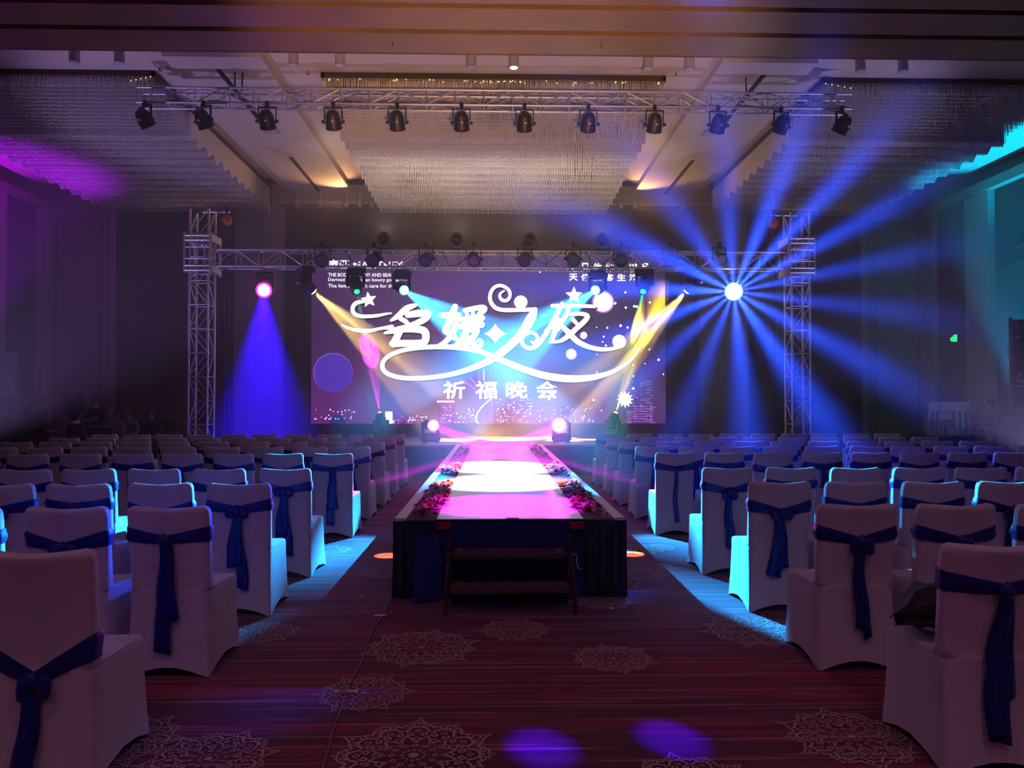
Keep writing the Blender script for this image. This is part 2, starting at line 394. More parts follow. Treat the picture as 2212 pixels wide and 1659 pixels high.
# ------------------------------------------------------------------ crystal chandeliers
def chandelier(x0, x1, label):
    ya, yb2 = 14.3, 21.9
    t = thing('crystal_chandelier', label, 'chandelier', ((x0+x1)/2, ya, ZC))
    hw = (x1-x0)/2
    f = MB(); f.box(-hw, hw, 0, .06, -.10, 0); f.box(-hw, hw, yb2-ya-.06, yb2-ya, -.10, 0); f.box(-hw, -hw+.06, 0, yb2-ya, -.10, 0); f.box(hw-.06, hw, 0, yb2-ya, -.10, 0)
    f.obj('rim_frame', mat('bronze frame', (.06,.045,.035), .5, .5), t)
    MB().box(-hw+.05, hw-.05, .05, yb2-ya-.05, -.09, -.05).obj('mounting_tray', M_DARK, t)
    def strands(rows, step, rad, name):
        b = MB(); v, fc = b.v, b.f
        for (y, zt, zb, inset) in rows:
            n = int((2*(hw-inset))/step)
            for i in range(n+1):
                x = -hw+inset+i*step + rnd.uniform(-.006, .006); zz = zb + rnd.uniform(-.012, .012); yy = y + rnd.uniform(-.008, .008)
                k = len(v)                                            # thin rod (3 sides) and an octahedral drop
                for a in (0, 2.1, 4.2): v.append((x+rad*.55*cos(a), yy+rad*.55*sin(a), zt))
                for a in (0, 2.1, 4.2): v.append((x+rad*.55*cos(a), yy+rad*.55*sin(a), zz+rad*1.6))
                fc += [(k,k+1,k+4,k+3),(k+1,k+2,k+5,k+4),(k+2,k,k+3,k+5)]
                k = len(v); v += [(x+rad,yy,zz+rad),(x,yy+rad,zz+rad),(x-rad,yy,zz+rad),(x,yy-rad,zz+rad),(x,yy,zz+2.4*rad),(x,yy,zz-.4*rad)]
                fc += [(k,k+1,k+4),(k+1,k+2,k+4),(k+2,k+3,k+4),(k+3,k,k+4),(k+1,k,k+5),(k+2,k+1,k+5),(k+3,k+2,k+5),(k,k+3,k+5)]
        me = bpy.data.meshes.new(name); me.from_pydata(v, [], fc); me.update(); me.materials.append(M_CRYS)
        return stuff(link(name, me, None, t))
    # shallow outer fringe
    rows = []
    for j in range(12):
        u = j/11; y = .03+1.58*u; rows.append((y, -.09, -.30-.22*u, .02))
    strands(rows, .030, .012, 'crystal_fringe')
    # inner upright curtain
    rows = [(1.70, -.09, -.66, .03), (1.735, -.09, -.655, .03), (1.77, -.09, -.66, .03)]
    strands(rows, .032, .011, 'crystal_curtain')
    # saw-toothed underside
    rows = []; nt_ = 11; L = (yb2-ya-.1)-1.85
    nr = 66
    for j in range(nr):
        u = j/(nr-1); y = 1.83+u*L; ph = (u*nt_) % 1.0
        saw = ph/.62 if ph < .62 else (1-ph)/.38
        rows.append((y, -.09, -.68-.10*u+.17*saw - .02, .03+.05*saw))
    strands(rows, .058, .019, 'crystal_drops')
    # side curtains closing the ends
    for sg in (-1, 1):
        b = MB(); 
        for j in range(150):
            y = 1.8+(L)*j/149; u = j/149; ph = (u*nt_) % 1.0; saw = ph/.62 if ph < .62 else (1-ph)/.38
            b.box(sg*(hw-.03)-.006, sg*(hw-.03)+.006, y-.014, y+.014, -.70-.10*u+.17*saw, -.09)
        stuff(b.obj('crystal_side_curtain', M_CRYS, t))
    return t
ch_c = chandelier(-3.22, 3.26, 'large central crystal bead chandelier hanging over the stage')
ch_l = chandelier(-11.0, -6.3, 'crystal bead chandelier beside the purple-lit wall')
ch_r = chandelier(6.25, 10.95, 'crystal bead chandelier beside the cyan-lit wall')
bl = MB().ball((0,0,0), (.012,.008,.009), 8, 5).mesh('bulb'); bl.materials.append(glow('warm chandelier bulb', (1.0, .72, .28), 2.2))
for i in range(60):
    u = rnd.gauss(0, .55)
    link('bulb', bl, None, ch_c, (max(-3.1, min(3.1, 3.0*u)), .0+rnd.uniform(-.01,.06), -.12-abs(rnd.gauss(0,.02))))
for i in range(5): link('bulb', bl, None, ch_l, (2.3-.09*i, -.02, -.13-.02*i))
for i in range(5): link('bulb', bl, None, ch_r, (-2.3+.12*i, -.02, -.13-.02*i))

# ------------------------------------------------------------------ trusses
UC = MB().lathe([(1,0),(1,1)], 8).mesh('tube', True); UC.materials.append(M_ALU)
def bar(name, a, b_, r, parent):
    a, b_ = Vector(a), Vector(b_); d = b_-a
    o = link(name, UC, None, parent); o.location = a
    o.rotation_mode = 'QUATERNION'; o.rotation_quaternion = d.to_track_quat('Z', 'Y'); o.scale = (r, r, d.length); return o
def truss(label, origin, ax, L, uw, vw, bay, rc=.024, rb=.011, name='lighting_truss', skip=()):
    # ax: 'x' (span) or 'z' (tower); section: u across, v up
    t = thing(name, label, 'truss', origin)
    def Q(s_, u, v): return (s_, u, v) if ax == 'x' else (u, v, s_)
    for u in (-uw/2, uw/2):
        for v in (-vw/2, vw/2): bar('chord', Q(0,u,v), Q(L,u,v), rc, t)
    n = max(1, round(L/bay)); st = L/n
    for i in range(n):
        s0, s1 = i*st, (i+1)*st; fl = i % 2
        for u in (-uw/2, uw/2):
            a, c = (-vw/2, vw/2) if fl == 0 else (vw/2, -vw/2)
            bar('brace', Q(s0,u,a), Q(s1,u,c), rb, t)
            bar('brace', Q(s0,u,-vw/2), Q(s0,u,vw/2), rb, t)
        for v in (-vw/2, vw/2):
            a, c = (-uw/2, uw/2) if fl == 0 else (uw/2, -uw/2)
            bar('brace', Q(s0,a,v), Q(s1,c,v), rb, t)
            bar('brace', Q(s0,-uw/2,v), Q(s0,uw/2,v), rb, t)
    return t
# stage truss and towers
DT = 16.8
XL, XR = at(437, 600, DT).x, at(1722, 600, DT).x
zt0, zt1 = at(1100, 578, DT-.2).z, at(1100, 541, DT-.2).z
st_truss = truss('long aluminium truss spanning the two towers before the screen', (XL+.3, DT, (zt0+zt1)/2), 'x', XR-XL-.6, .36, zt1-zt0-.02, .47)
ztop = at(437, 458, DT).z
tw = []
for x, side in ((XL, 'purple-lit'), (XR, 'cyan-lit')):
    t = truss('square aluminium truss tower on the %s side of the stage' % side, (x, DT, 0.02), 'z', ztop, .40, .40, .5, .026, .010, 'truss_tower')
    # sleeve block that carries the span
    zb0, zb1 = at(437, 590, DT).z, at(437, 516, DT).z
    for z in (zb0, zb0+.1, zb1-.1, zb1):
        for (a, c) in (((-.28,-.28),(.28,-.28)), ((.28,-.28),(.28,.28)), ((.28,.28),(-.28,.28)), ((-.28,.28),(-.28,-.28))):
            bar('sleeve_rail', (*a, z), (*c, z), .026, t)
    for a in (-.28, .28):
        for c in (-.28, .28): bar('sleeve_post', (a, c, zb0-.06), (a, c, zb1+.06), .028, t)
    for a in (-.15, .15): bar('sleeve_post', (a, -.28, zb0), (a, -.28, zb1), .016, t)
    for z in (zb0+.25, zb1-.25): bar('sleeve_rail', (-.28,-.28,z), (.28,-.28,z), .016, t)
    MB().box(-.3,.3,-.3,.3,-.02,.0).obj('base_plate', M_ALU, t)
    sgn = 1 if x < 0 else -1
    MB().box(min(sgn*.29, sgn*.31), max(sgn*.29, sgn*.31), -.29, .29, zb0-.03, zb0+.13).obj('end_plate', mat('bright plate', (.75,.68,.62), .4, .3), t)
    MB().box(min(sgn*.29, sgn*.31), max(sgn*.29, sgn*.31), -.29, .29, zb1-.12, zb1+.03).obj('end_plate', MATS['bright plate'], t)
    hx = x + sgn*.52
    bar('outrigger', (0,0,ztop-.02), (sgn*.58,0,ztop-.02), .024, t)
    h = thing('chain_hoist', 'orange chain hoist hanging beside the truss tower on the %s side' % side, 'hoist', (hx, DT, ztop-.30))
    MB().ball((0,0,.12), (.11,.10,.12), 12, 8).obj('housing', M_ORNG, h, True)
    MB().tube([(0,0,.24),(0,0,.42)], .03, 8).obj('hook', M_BLACK, h)
    MB().tube([(-.03,0,.02),(-.03,0,-ztop+1.2)], .012, 6).obj('chain', M_BLACK, h)
    MB().tube([(.03,.02,.02),(.05,.05,-1.6),(.02,.02,-3.2),(.10,.05,-ztop+1.2)], .010, 6).obj('cable', M_BLACK, h)
# hanging front truss
DF = 14.0
a0, a1 = at(303, 222, DF), at(1832, 232, DF)
zb_, zt_ = 6.93, 7.20
f_truss = truss('aluminium truss hanging from the ceiling with a row of par cans', (a0.x, DF, (zb_+zt_)/2), 'x', a1.x-a0.x, .30, zt_-zb_, .53)
for px in (515, 1612):
    x = at(px, 170, DF).x - a0.x
    for dx in ((-.06, .06) if px == 515 else (0,)):
        b = MB(); b.tube([(x+dx, 0, zt_-(zb_+zt_)/2), (x+dx*1.3, .03, ZC-(zb_+zt_)/2-.02)], .014, 6); b.obj('hanger_chain', M_BLACK, f_truss)
        MB().lathe([(.07,-.02),(.07,0)], 12, Matrix.Translation((x+dx*1.3, .03, ZC-(zb_+zt_)/2-.002))).obj('ceiling_rose', M_BLACK, f_truss)
b = MB()
pts = []
for i in range(60):
    u = i/59; pts.append((u*(a1.x-a0.x), -.12+.03*sin(i*1.7), -(zt_-zb_)/2+.03+.012*sin(i*2.3)))
b.tube(pts, .012, 5).obj('power_cable', M_BLACK, f_truss)

# ------------------------------------------------------------------ par cans
def par_meshes():
    body = MB().lathe([(.03,.20),(.075,.19),(.105,.155),(.125,.10),(.13,.02),(.138,.0),(.138,-.10),(.145,-.105),(.145,-.125),(.12,-.125),(.11,-.10)], 20).mesh('can', True)
    body.materials.append(M_BLACK)
    yoke = MB(); yoke.box(-.165,-.15,-.02,.02,-.04,.26); yoke.box(.15,.165,-.02,.02,-.04,.26); yoke.box(-.165,.165,-.02,.02,.245,.26)
    yoke.lathe([(.028,0),(.028,.04)], 10, Matrix.Translation((-.165,0,.0)) @ Matrix.Rotation(-pi/2,4,'Y')); yoke.lathe([(.028,0),(.028,.04)], 10, Matrix.Translation((.165,0,.0)) @ Matrix.Rotation(pi/2,4,'Y'))
    yoke = yoke.mesh('yoke'); yoke.materials.append(M_BLACK)
    clamp = MB(); clamp.box(-.03,.03,-.025,.025,.26,.30); clamp.lathe([(.04,-.03),(.04,.03)], 10, Matrix.Translation((0,0,.325)) @ Matrix.Rotation(pi/2,4,'X'))
    clamp = clamp.mesh('clamp'); clamp.materials.append(M_BLACK)
    cab = MB().tube([(0,-.03,.33),(-.02,-.05,.27),(.015,-.05,.22),(0,-.04,.17)], .009, 5).mesh('safety_cable'); cab.materials.append(M_BLACK)
    stick = MB().box(-.02,.02,-.004,.0,-.014,.014).mesh('label_sticker'); stick.materials.append(mat('label white', (.5,.5,.55), .6))
    lens = MB().lathe([(.108,-.100),(.10,-.105)], 20).mesh('lens_plate'); lens.materials.append(mat('dark led plate', (.05,.06,.09), .25))
    leds = MB()
    for (n, r) in ((6, .035), (12, .075)):
        for k in range(n): leds.lathe([(.011,-.106),(.009,-.112)], 6, Matrix.Translation((r*cos(2*pi*k/n), r*sin(2*pi*k/n), 0)))
    leds = leds.mesh('led_lenses'); leds.materials.append(mat('led lens', (.18,.22,.34), .15))
    return body, yoke, clamp, cab, stick, lens, leds
PB, PY, PCL, PCB, PST, PLN, PLD = par_meshes()
def par(loc, yaw, tilt, label, group, sticker=True):
    # hangs at loc (yoke pivot); the can's front points down-axis -z, tilted
    t = thing('par_can', label, 'stage light', loc, yaw, group)
    link('yoke', PY, None, t); link('clamp', PCL, None, t); link('safety_cable', PCB, None, t)
    c = link('can', PB, None, t); c.rotation_euler = (tilt, 0, 0)
    link('lens_plate', PLN, None, c); stuff(link('led_lenses', PLD, None, c))
    if sticker: s_ = link('label_sticker', PST, None, c, (.012, -.128, .05))
    return t
pxs = [314, 440, 577, 720, 858, 997, 1133, 1271, 1414, 1551, 1687, 1818]
for i, px in enumerate(pxs):
    x = at(px, 250, DF-.15).x
    yaw = {0: -.55, 1: -.40, 10: .35, 11: .55, 9: .1}.get(i, 0.0)
    o = par((x, DF-.15, 6.60), yaw, radians(38), 'black par can under the hanging truss, %s from the purple-lit wall' % ORD[i], 'par cans under the hanging truss')
for i, px in enumerate([697, 808, 921, 1023, 1134, 1238, 1342, 1447, 1553]):
    q = at(px, 556, DT-.22)
    par((q.x, DT-.24, q.z-.04), pi + rnd.uniform(-.25, .25), radians(58), 'black par can clamped inside the stage truss, %s from the purple-lit wall' % ORD[i], 'par cans in the stage truss', False)
# loose cable loops on the stage truss
for i, px in enumerate((780, 990, 1180, 1300)):
    q = at(px, 560, DT-.2); b = MB()
    b.tube([(q.x-.35, q.y, q.z+.18), (q.x-.2, q.y-.03, q.z-.05-.1*(i%2)), (q.x, q.y-.03, q.z-.12), (q.x+.2, q.y-.02, q.z+.05), (q.x+.35, q.y, q.z+.18)], .009, 5)
    o = b.obj('power_cable', M_BLACK); tag(o, 'black power cable looped along the stage truss', 'cable', 'cable loops on the stage truss')

# ------------------------------------------------------------------ moving heads
def mover(lens_at, target, lens_col, lens_str, label, hung=True, group=None, lens_r=.085):
    lens_at = Vector(lens_at); d = (Vector(target)-lens_at).normalized()
    if hung: hc = lens_at - d*.21
    else: hc = Vector((lens_at.x, lens_at.y, ZS+.425)); lens_at = hc + d*.21
    t = thing('moving_head_light', label, 'stage light', hc, 0, group)
    sgn = 1 if hung else -1
    yaw = atan2(d.x, -d.y) if abs(d.x)+abs(d.y) > .05 else 0
    R = Matrix.Rotation(yaw, 4, 'Z')
    def zb(z0, z1): return (z0, z1) if hung else (-z1, -z0)
    b = MB(); b.box(-.19,.19,-.15,.15,*zb(.25,.36)); b.box(-.15,.15,-.12,.12,*zb(.36,.385))
    base = b.obj('base', M_BLACK, t); base.matrix_local = R; bevel(base, .015)
    b = MB(); b.box(-.20,-.15,-.06,.06,*zb(-.05,.22)); b.box(.15,.20,-.06,.06,*zb(-.05,.22)); b.box(-.20,.20,-.06,.06,*zb(.19,.25))
    yk = b.obj('yoke', M_BLACKG, t); yk.matrix_local = R; bevel(yk, .012)
    H = d.to_track_quat('Z', 'Y').to_matrix().to_4x4()
    hd_ = MB().lathe([(.06,-.20),(.115,-.19),(.132,-.12),(.14,.0),(.135,.10),(.12,.17),(.115,.205),(.10,.205)], 18).obj('head', M_BLACKG, t, True); hd_.matrix_local = H
    mx = max(lens_col); rim = tuple((c/mx)**2.2 for c in lens_col)
    ln = MB().lathe([(lens_r*1.15,.200),(lens_r*1.15,.212),(lens_r*.86,.214)], 20).obj('lens_rim', glow('rim '+label[:24], rim, 1.6), t); ln.matrix_local = H
    ln = MB().lathe([(lens_r*.86,.200),(lens_r*.84,.225 if hung else .24),(lens_r*.5,.24 if hung else .275),(.01,.245 if hung else .285)], 20).obj('lens', glow('lens '+label[:24], lens_col, lens_str), t); ln.matrix_local = H
    if hung:
        top = max(.42, zt0-.03-hc.z)
        for dx in (-.1, .1):
            c = MB(); c.lathe([(.028,-.03),(.028,.03)], 8, Matrix.Translation((dx,0,top-.01)) @ Matrix.Rotation(pi/2,4,'X')); c.box(dx-.02,dx+.02,-.02,.02,.38,top-.02)
            o = c.obj('clamp', M_ALU, t); o.matrix_local = R
    else:
        for dx in (-.15, .15):
            for dy in (-.11, .11):
                o = MB().lathe([(.02,-.42),(.02,-.36)], 8, Matrix.Translation((dx,dy,0))).obj('rubber_foot', M_BLACK, t); o.matrix_local = R
    return t, lens_at + d*(.06 if hung else .10)
G = 1.0
ZS = 0.61                                   # stage and runway height
def hung_at(px, py=629): return at(px, py, DT-.05)
GH = 'moving heads hung under the stage truss'
GF = 'moving heads standing on the stage'
# yellow
for px, tx, side in ((677, (-.3, 19.2, .6), 'purple-lit'), (1484, (1.35, 19.2, .6), 'cyan-lit')):
    src = hung_at(px); t, q = mover(src, tx, (1.0, .86, .42), 22, 'yellow-beaming moving head near the %s end of the stage truss' % side, True, GH)
    spot(q, tx, (1.0, .60, .16), 52000*G, 26, .25, .03, gobo=gobo_rays(5, -.1, 3.0, 1.2, .4, .2))
# green
for px, tx, side in ((771, (-2.0, 14.3, .8), 'purple-lit'), (1389, (2.2, 14.3, .8), 'cyan-lit')):
    src = hung_at(px, 630); t, q = mover(src, tx, (.02, 1.0, .30), 6, 'green-beaming moving head on the %s half of the stage truss' % side, True, GH, .06)
    spot(q, tx, (.02, 1.0, .25), 7500*G if px > 1000 else 2000*G, 9, .3, .02)
# cyan pair crossing over the runway on to the aisle chairs
for px, tx, side in ((873, (2.55, 6.9, .35), 'purple-lit'), (1286, (-2.3, 6.9, .35), 'cyan-lit')):
    src = hung_at(px, 627); t, q = mover(src, tx, (.55, .92, 1.0), 30, 'ice-blue-beaming moving head on the %s half of the stage truss' % side, True, GH, .095)
    spot(q, tx, (.015, .34, 1.0), 80000*G, 13, .25, .03, gobo=gobo_rays(3, -.1, 3.0, .5, .9, .3))
# magenta-lensed blue one at the purple-lit end
src = hung_at(570, 627); t, q = mover(src, (-3.0, 4, 1.5), (1.0, .25, .85), 22, 'moving head with a magenta lens and blue beam by the purple-lit tower', True, GH, .15)
spot(q, (-4.9, 16.6, 0.3), (.02, .0, 1.0), 30000*G, 46, .9, .05)
spot(q, at(770, 462, 22.3), (.02, .0, 1.0), 26000*G, 30, .9, .05)
# white-hot blue star at the cyan-lit end
src = hung_at(1585, 630); t, q = mover(src, (1.2, 2.0, 2.2), (.75, .92, 1.0), 60, 'moving head bursting into a blue star of rays by the cyan-lit tower', True, GH, .17)
spot(q, (1.35, 2.0, 2.05), (.014, .07, 1.0), 60000*G, 110, .25, .02, gobo=gobo_rays(15, .23, .66, 2.4, .3, 1.4))

# floor movers on the stage
for px, py, d_, tx, lc, side in ((823, 919, 19.4, at(808, 815, 20.1), (1.0, .55, .06), 'purple-lit'), (1324, 919, 19.4, at(1366, 785, 20.05), (1.0, .55, .06), 'cyan-lit')):
    src = at(px, py, d_)
    t, q = mover(src, tx, lc, 9, 'amber floor moving head before the screen on the %s side' % side, False, GF, .07)
    spot(q, tx, (1.0, .55, .0) if px > 1000 else (1.0, .0, .9), (30000 if px > 1000 else 20000)*G, 15, .25, .02, gobo=gobo_rays(3, -.1, 3.0, .5, .2, .1))
for px, py, d_, tx, side, st in ((930, 925, 17.2, (.20, 13.2, ZS), 'purple-lit', 1.0), (1213, 930, 17.2, (.04, 13.2, ZS), 'cyan-lit', 1.4)):
    src = at(px, py, d_)
    t, q = mover(src, tx, (1.0, .55, 1.0), 30, 'pink floor moving head at the runway mouth on the %s side' % side, False, GF, .12 if st == 1 else .16)
    spot(q, tx, (1.0, .0, 1.0), 60000*G*st, 6.5, .6, .05)
    spot(q, tx, (1.0, .0, 1.0), 260*G*st, 70, 1.0, .05)
# added follow spots, out of view under the near soffit, to brighten the runway
for (x_, ty, col, pw, ang, lab, gb) in ((-.9, 8.9, (1.0, .80, 1.0), 34000, 14, 'white', gobo_streaks(5, .6, 1.0)), (.9, 10.9, (1.0, .68, 1.0), 46000, 13, 'pale pink', gobo_streaks(4, .6, 1.0)), (.1, 7.0, (1.0, .0, 1.0), 7000, 15, 'magenta', None)):
    l_ = Vector((x_, 8.9 if lab == 'magenta' else (5.6 if lab == 'pale pink' else 5.0), 6.80)); d_ = (Vector((.13, ty, ZS))-l_).normalized()
    t = thing('added_follow_spot', 'added black follow spot under the bronze soffit throwing %s light' % lab, 'spotlight', l_)
    H = d_.to_track_quat('Z', 'Y').to_matrix().to_4x4()
    MB().lathe([(.05,-.2),(.08,-.19),(.085,.10),(.075,.10),(.07,.0)], 16).obj('barrel', M_BLACK, t, True).matrix_local = H
    MB().box(-.015,.015,-.015,.015,.07,.20).obj('hanger', M_BLACK, t)
    spot(l_+d_*.12, (.13, ty, ZS), col, pw*G, ang, .7, .03, gobo=gb)
# washes on the wall ends: uplight cans at the feet of the side walls
def uplight(loc, target, col, power, label, ang=60):
    t = thing('uplight_can', label, 'uplight', loc)
    d = (Vector(target)-Vector(loc)-Vector((0,0,.25))).normalized(); H = Matrix.Translation((0,0,.25)) @ d.to_track_quat('Z','Y').to_matrix().to_4x4()
    MB().box(-.12,.12,-.1,.1,0,.03).obj('foot', M_BLACK, t)
    b = MB(); b.box(-.16,-.145,-.02,.02,.02,.27); b.box(.145,.16,-.02,.02,.02,.27); b.box(-.16,.16,-.02,.02,.02,.035); b.obj('bracket', M_BLACK, t)
    MB().lathe([(.05,-.12),(.11,-.1),(.13,.0),(.13,.1)], 16).obj('can', M_BLACK, t, True).matrix_local = H
    MB().lathe([(.11,.095),(.10,.105)], 16).obj('lens', glow('uplight '+label[:10], col, 3), t).matrix_local = H
    spot(Vector(loc)+Vector((0,0,.25))+d*.14, target, col, power, ang, .6, .08)
uplight((-12.2, 15.6, 0), (-11.8, 18.2, 7.7), (.40, .0, 1.0), 7500*G, 'purple uplight can on the floor by the wall', 45)
uplight((12.45, 17.15, 0), (12.1, 18.3, 7.7), (.0, .50, 1.0), 10000*G, 'cyan uplight can on the floor by the wall', 32)
# added ambient fill: recessed lamps in the near soffit, out of view
hlm = MB().lathe([(.12,0),(.12,-.02),(.10,-.02),(.09,-.005)], 16).mesh('fill_light_ring'); hlm.materials.append(M_WTRIM)
k = 0
for x in (-7.5, -2.5, 2.5, 7.5):
    for y in (-3.0, 1.0):
        L = bpy.data.lights.new('added_fill_lamp', 'SPOT'); L.energy = 64*G; L.color = (1.0, .43, .76); L.spot_size = radians(150); L.spot_blend = .8; L.shadow_soft_size = .25
        o = bpy.data.objects.new('added_fill_lamp', L); COL.objects.link(o); o.location = (x, y, 6.93)
        h = tag(link('added_fill_downlight', hlm, None, None, (x, y, 7.0)), 'added recessed fill downlight in the bronze soffit', 'downlight', 'added fill downlights in the near soffit')
for i, (px, py) in enumerate(((1170, 1615), (1450, 1595))):   # added violet pin spots, out of view, for the patches on the carpet
    f_ = onz(px, py); l_ = Vector((-1.5+.5*i, 9.2, 6.88))
    c_ = MB().lathe([(.05,.12),(.06,.0),(.06,-.02)], 12).obj('added_pin_spot', M_BLACK); c_.location = l_
    tag(c_, 'added black pin spot under the bronze soffit throwing violet light', 'spotlight', 'added violet pin spots under the soffit')
    spot(l_-Vector((0,0,.05)), f_, (.035, .0, 1.0), 20000*G, 2.4, 1.0, .02)
for i, (px, py) in enumerate(((838, 1200), (1362, 1197))):     # added amber pin spots, out of view, for patches beside the runway
    f_ = onz(px, py); l_ = Vector((-.7+1.6*i, 8.2, 6.88))
    c_ = MB().lathe([(.05,.12),(.06,.0),(.06,-.02)], 12).obj('added_pin_spot', M_BLACK); c_.location = l_
    tag(c_, 'added black pin spot under the bronze soffit throwing amber light', 'spotlight', 'added amber pin spots under the soffit')
    spot(l_-Vector((0,0,.05)), f_, (1.0, .62, .20), 22000*G, 2.4, .3, .01)
L = bpy.data.lights.new('added_table_fill', 'SPOT'); L.energy = 150*G; L.color = (1.0, .78, .80); L.spot_size = radians(40); L.spot_blend = .9; L.shadow_soft_size = .1  # fill lamp and its can added to brighten the gift table
o = bpy.data.objects.new('added_table_fill', L); COL.objects.link(o); o.location = (11.6, 14.0, 6.9); o.rotation_euler = (Vector((11.4, 17.9, 1.1))-o.location).to_track_quat('-Z', 'Y').to_euler()
tag(link('ceiling_downlight', dl, None, None, (11.6, 14.0, ZC-.34)), 'added grey cylinder downlight trained on the gift table', 'downlight')
for px, tx in ((746, (-4.7, 19.6, 7.6)), (1373, (4.7, 19.6, 7.6))):      # added warm lamps at two track spots for the cove glow
    x = bx(px, 21.95); spot((x, 21.80, 7.20), tx, (1.0, .50, .20), 230*G, 100, 1.0, .05)
for i in range(4):                      # cans added on top of the stage truss to brighten the central chandelier
    x = -2.4+1.6*i; uplight((x, DT, zt1+.03), (x, 18.6, 6.9), (1.0, .80, .68), 130*G, 'small can on top of the stage truss lighting the chandelier, %s from the purple-lit tower' % ORD[i], 100)
uplight((.4, -1.5, 0), (.2, 11.0, 7.0), (1.0, .50, .20), 6500*G, 'warm uplight can on the floor behind the seating', 34)  # added behind the camera to warm the soffit

uplight((-9.6, 12.4, 0), (-4.6, 16.3, 7.7), (.50, .36, 1.0), 1100*G, 'lavender uplight can on the floor outside the seats, purple-lit side', 62)  # both lavender cans added out of view to wash the ceiling
uplight((9.6, 12.4, 0), (4.6, 16.3, 7.7), (.50, .42, 1.0), 1000*G, 'lavender uplight can on the floor outside the seats, cyan-lit side', 62)
# ------------------------------------------------------------------ stage
sg_ = thing('stage_platform', 'wide low stage platform with glossy grey top before the screen', 'stage', (0.1, 16.6, 0))
MB().box(-6.0, 6.1, 0, 5.6, ZS-.04, ZS).obj('deck', M_STAGE, sg_)
b = MB(); n = 121
for i in range(n):
    x = -6.0+12.1*i/(n-1); y = .03+.02*sin(i*1.9)
    b.v += [(x, y, 0.005), (x, y, ZS-.04)]
    if i: k = 2*i; b.f.append((k-2, k, k+1, k-1))
b.obj('skirt', M_BLKCL, sg_, True)
for sx in (-6.0, 6.08): MB().box(sx, sx+.02, .06, 5.6, 0.005, ZS-.04).obj('side_board', M_BLKCL, sg_)

# ------------------------------------------------------------------ runway
yr0, yr1 = onz(1100, 1288).y, 16.56
rx0, rx1 = at(853, 1122, yr0).x, at(1349, 1122, yr0).x
rw = thing('runway', 'white topped runway with navy skirt leading to the stage', 'runway', ((rx0+rx1)/2, yr0, 0))
hw = (rx1-rx0)/2; RL = yr1-yr0
MB().box(-hw+.02, hw-.02, .02, RL, ZS-.05, ZS-.002).obj('deck', M_WOOD, rw)
MB().box(-hw+.33, hw-.33, .0, RL, ZS-.002, ZS+.004).obj('walking_surface', M_RUN, rw)
for sg in (-1, 1):
    xs = sorted((sg*hw, sg*(hw-.09))); MB().box(xs[0], xs[1], 0, RL, ZS-.05, ZS+.012).obj('edge_trim', M_WTRIM, rw)
    xs = sorted((sg*(hw-.09), sg*(hw-.33))); MB().box(xs[0], xs[1], 0, RL, ZS-.03, ZS).obj('flower_bed_strip', mat('mauve felt', (.22,.14,.20), .9, noise=(30,.3)), rw)
def skirt(p0, p1, name, m, amp, seed, drop=None, ztop=ZS-.02):
    b = MB(); n = 40; r = random.Random(seed); dx, dy = p1[0]-p0[0], p1[1]-p0[1]; L = sqrt(dx*dx+dy*dy); nx, ny = dy/L, -dx/L
    rows = 6
    for i in range(n+1):
        u = i/n; w_ = sin(u*23+seed)+.6*sin(u*41+seed*2)
        for j in range(rows+1):
            v = j/rows; off = .006+amp*v*(w_*.5+.5)
            b.v.append((p0[0]+dx*u+nx*off, p0[1]+dy*u+ny*off, ztop*(1-v)+.004))
    for i in range(n):
        for j in range(rows):
            a = i*(rows+1)+j; b.f.append((a, a+1, a+rows+2, a+rows+1))
    return b.obj(name, m, rw, True)
skirt((-hw, -.0), (hw, -.0), 'front_skirt', M_NAVY, .05, 3)
skirt((-hw, RL), (-hw, 0), 'side_skirt', M_BLKCL, .02, 5); skirt((hw, 0), (hw, RL), 'side_skirt', M_BLKCL, .02, 6)
for (xa, xb, nm) in ((-hw-.01, -hw+.34, 'corner_drape'), (hw-.34, hw+.01, 'corner_drape')):
    skirt((xa, -.03), (xb, -.03), nm, M_BLKCL, .03, 9 if xa < 0 else 11, ztop=ZS-.01)
q = [(-.42-.17,-.07,.30),(-.42+.02,-.06,.31),(-.40,-.10,.06),(-.62,-.16,.005)]
MB().add([(-.74,-.06,.5),(-.56,-.06,.5),(-.52,-.20,.06),(-.74,-.24,.006)], [(0,1,2,3)]).obj('loose_skirt_fold', M_NAVY, rw)
for sx in (-1, 1):
    MB().box(sx*(hw-.39)-.055, sx*(hw-.39)+.055, -.045, -.038, ZS-.070, ZS-.012).obj('red_tape', M_REDT, rw)
MB().box(-.03, .07, -.01, .04, ZS+.004, ZS+.010).obj('silver_tape', mat('silver tape', (.4,.4,.45), .4), rw)

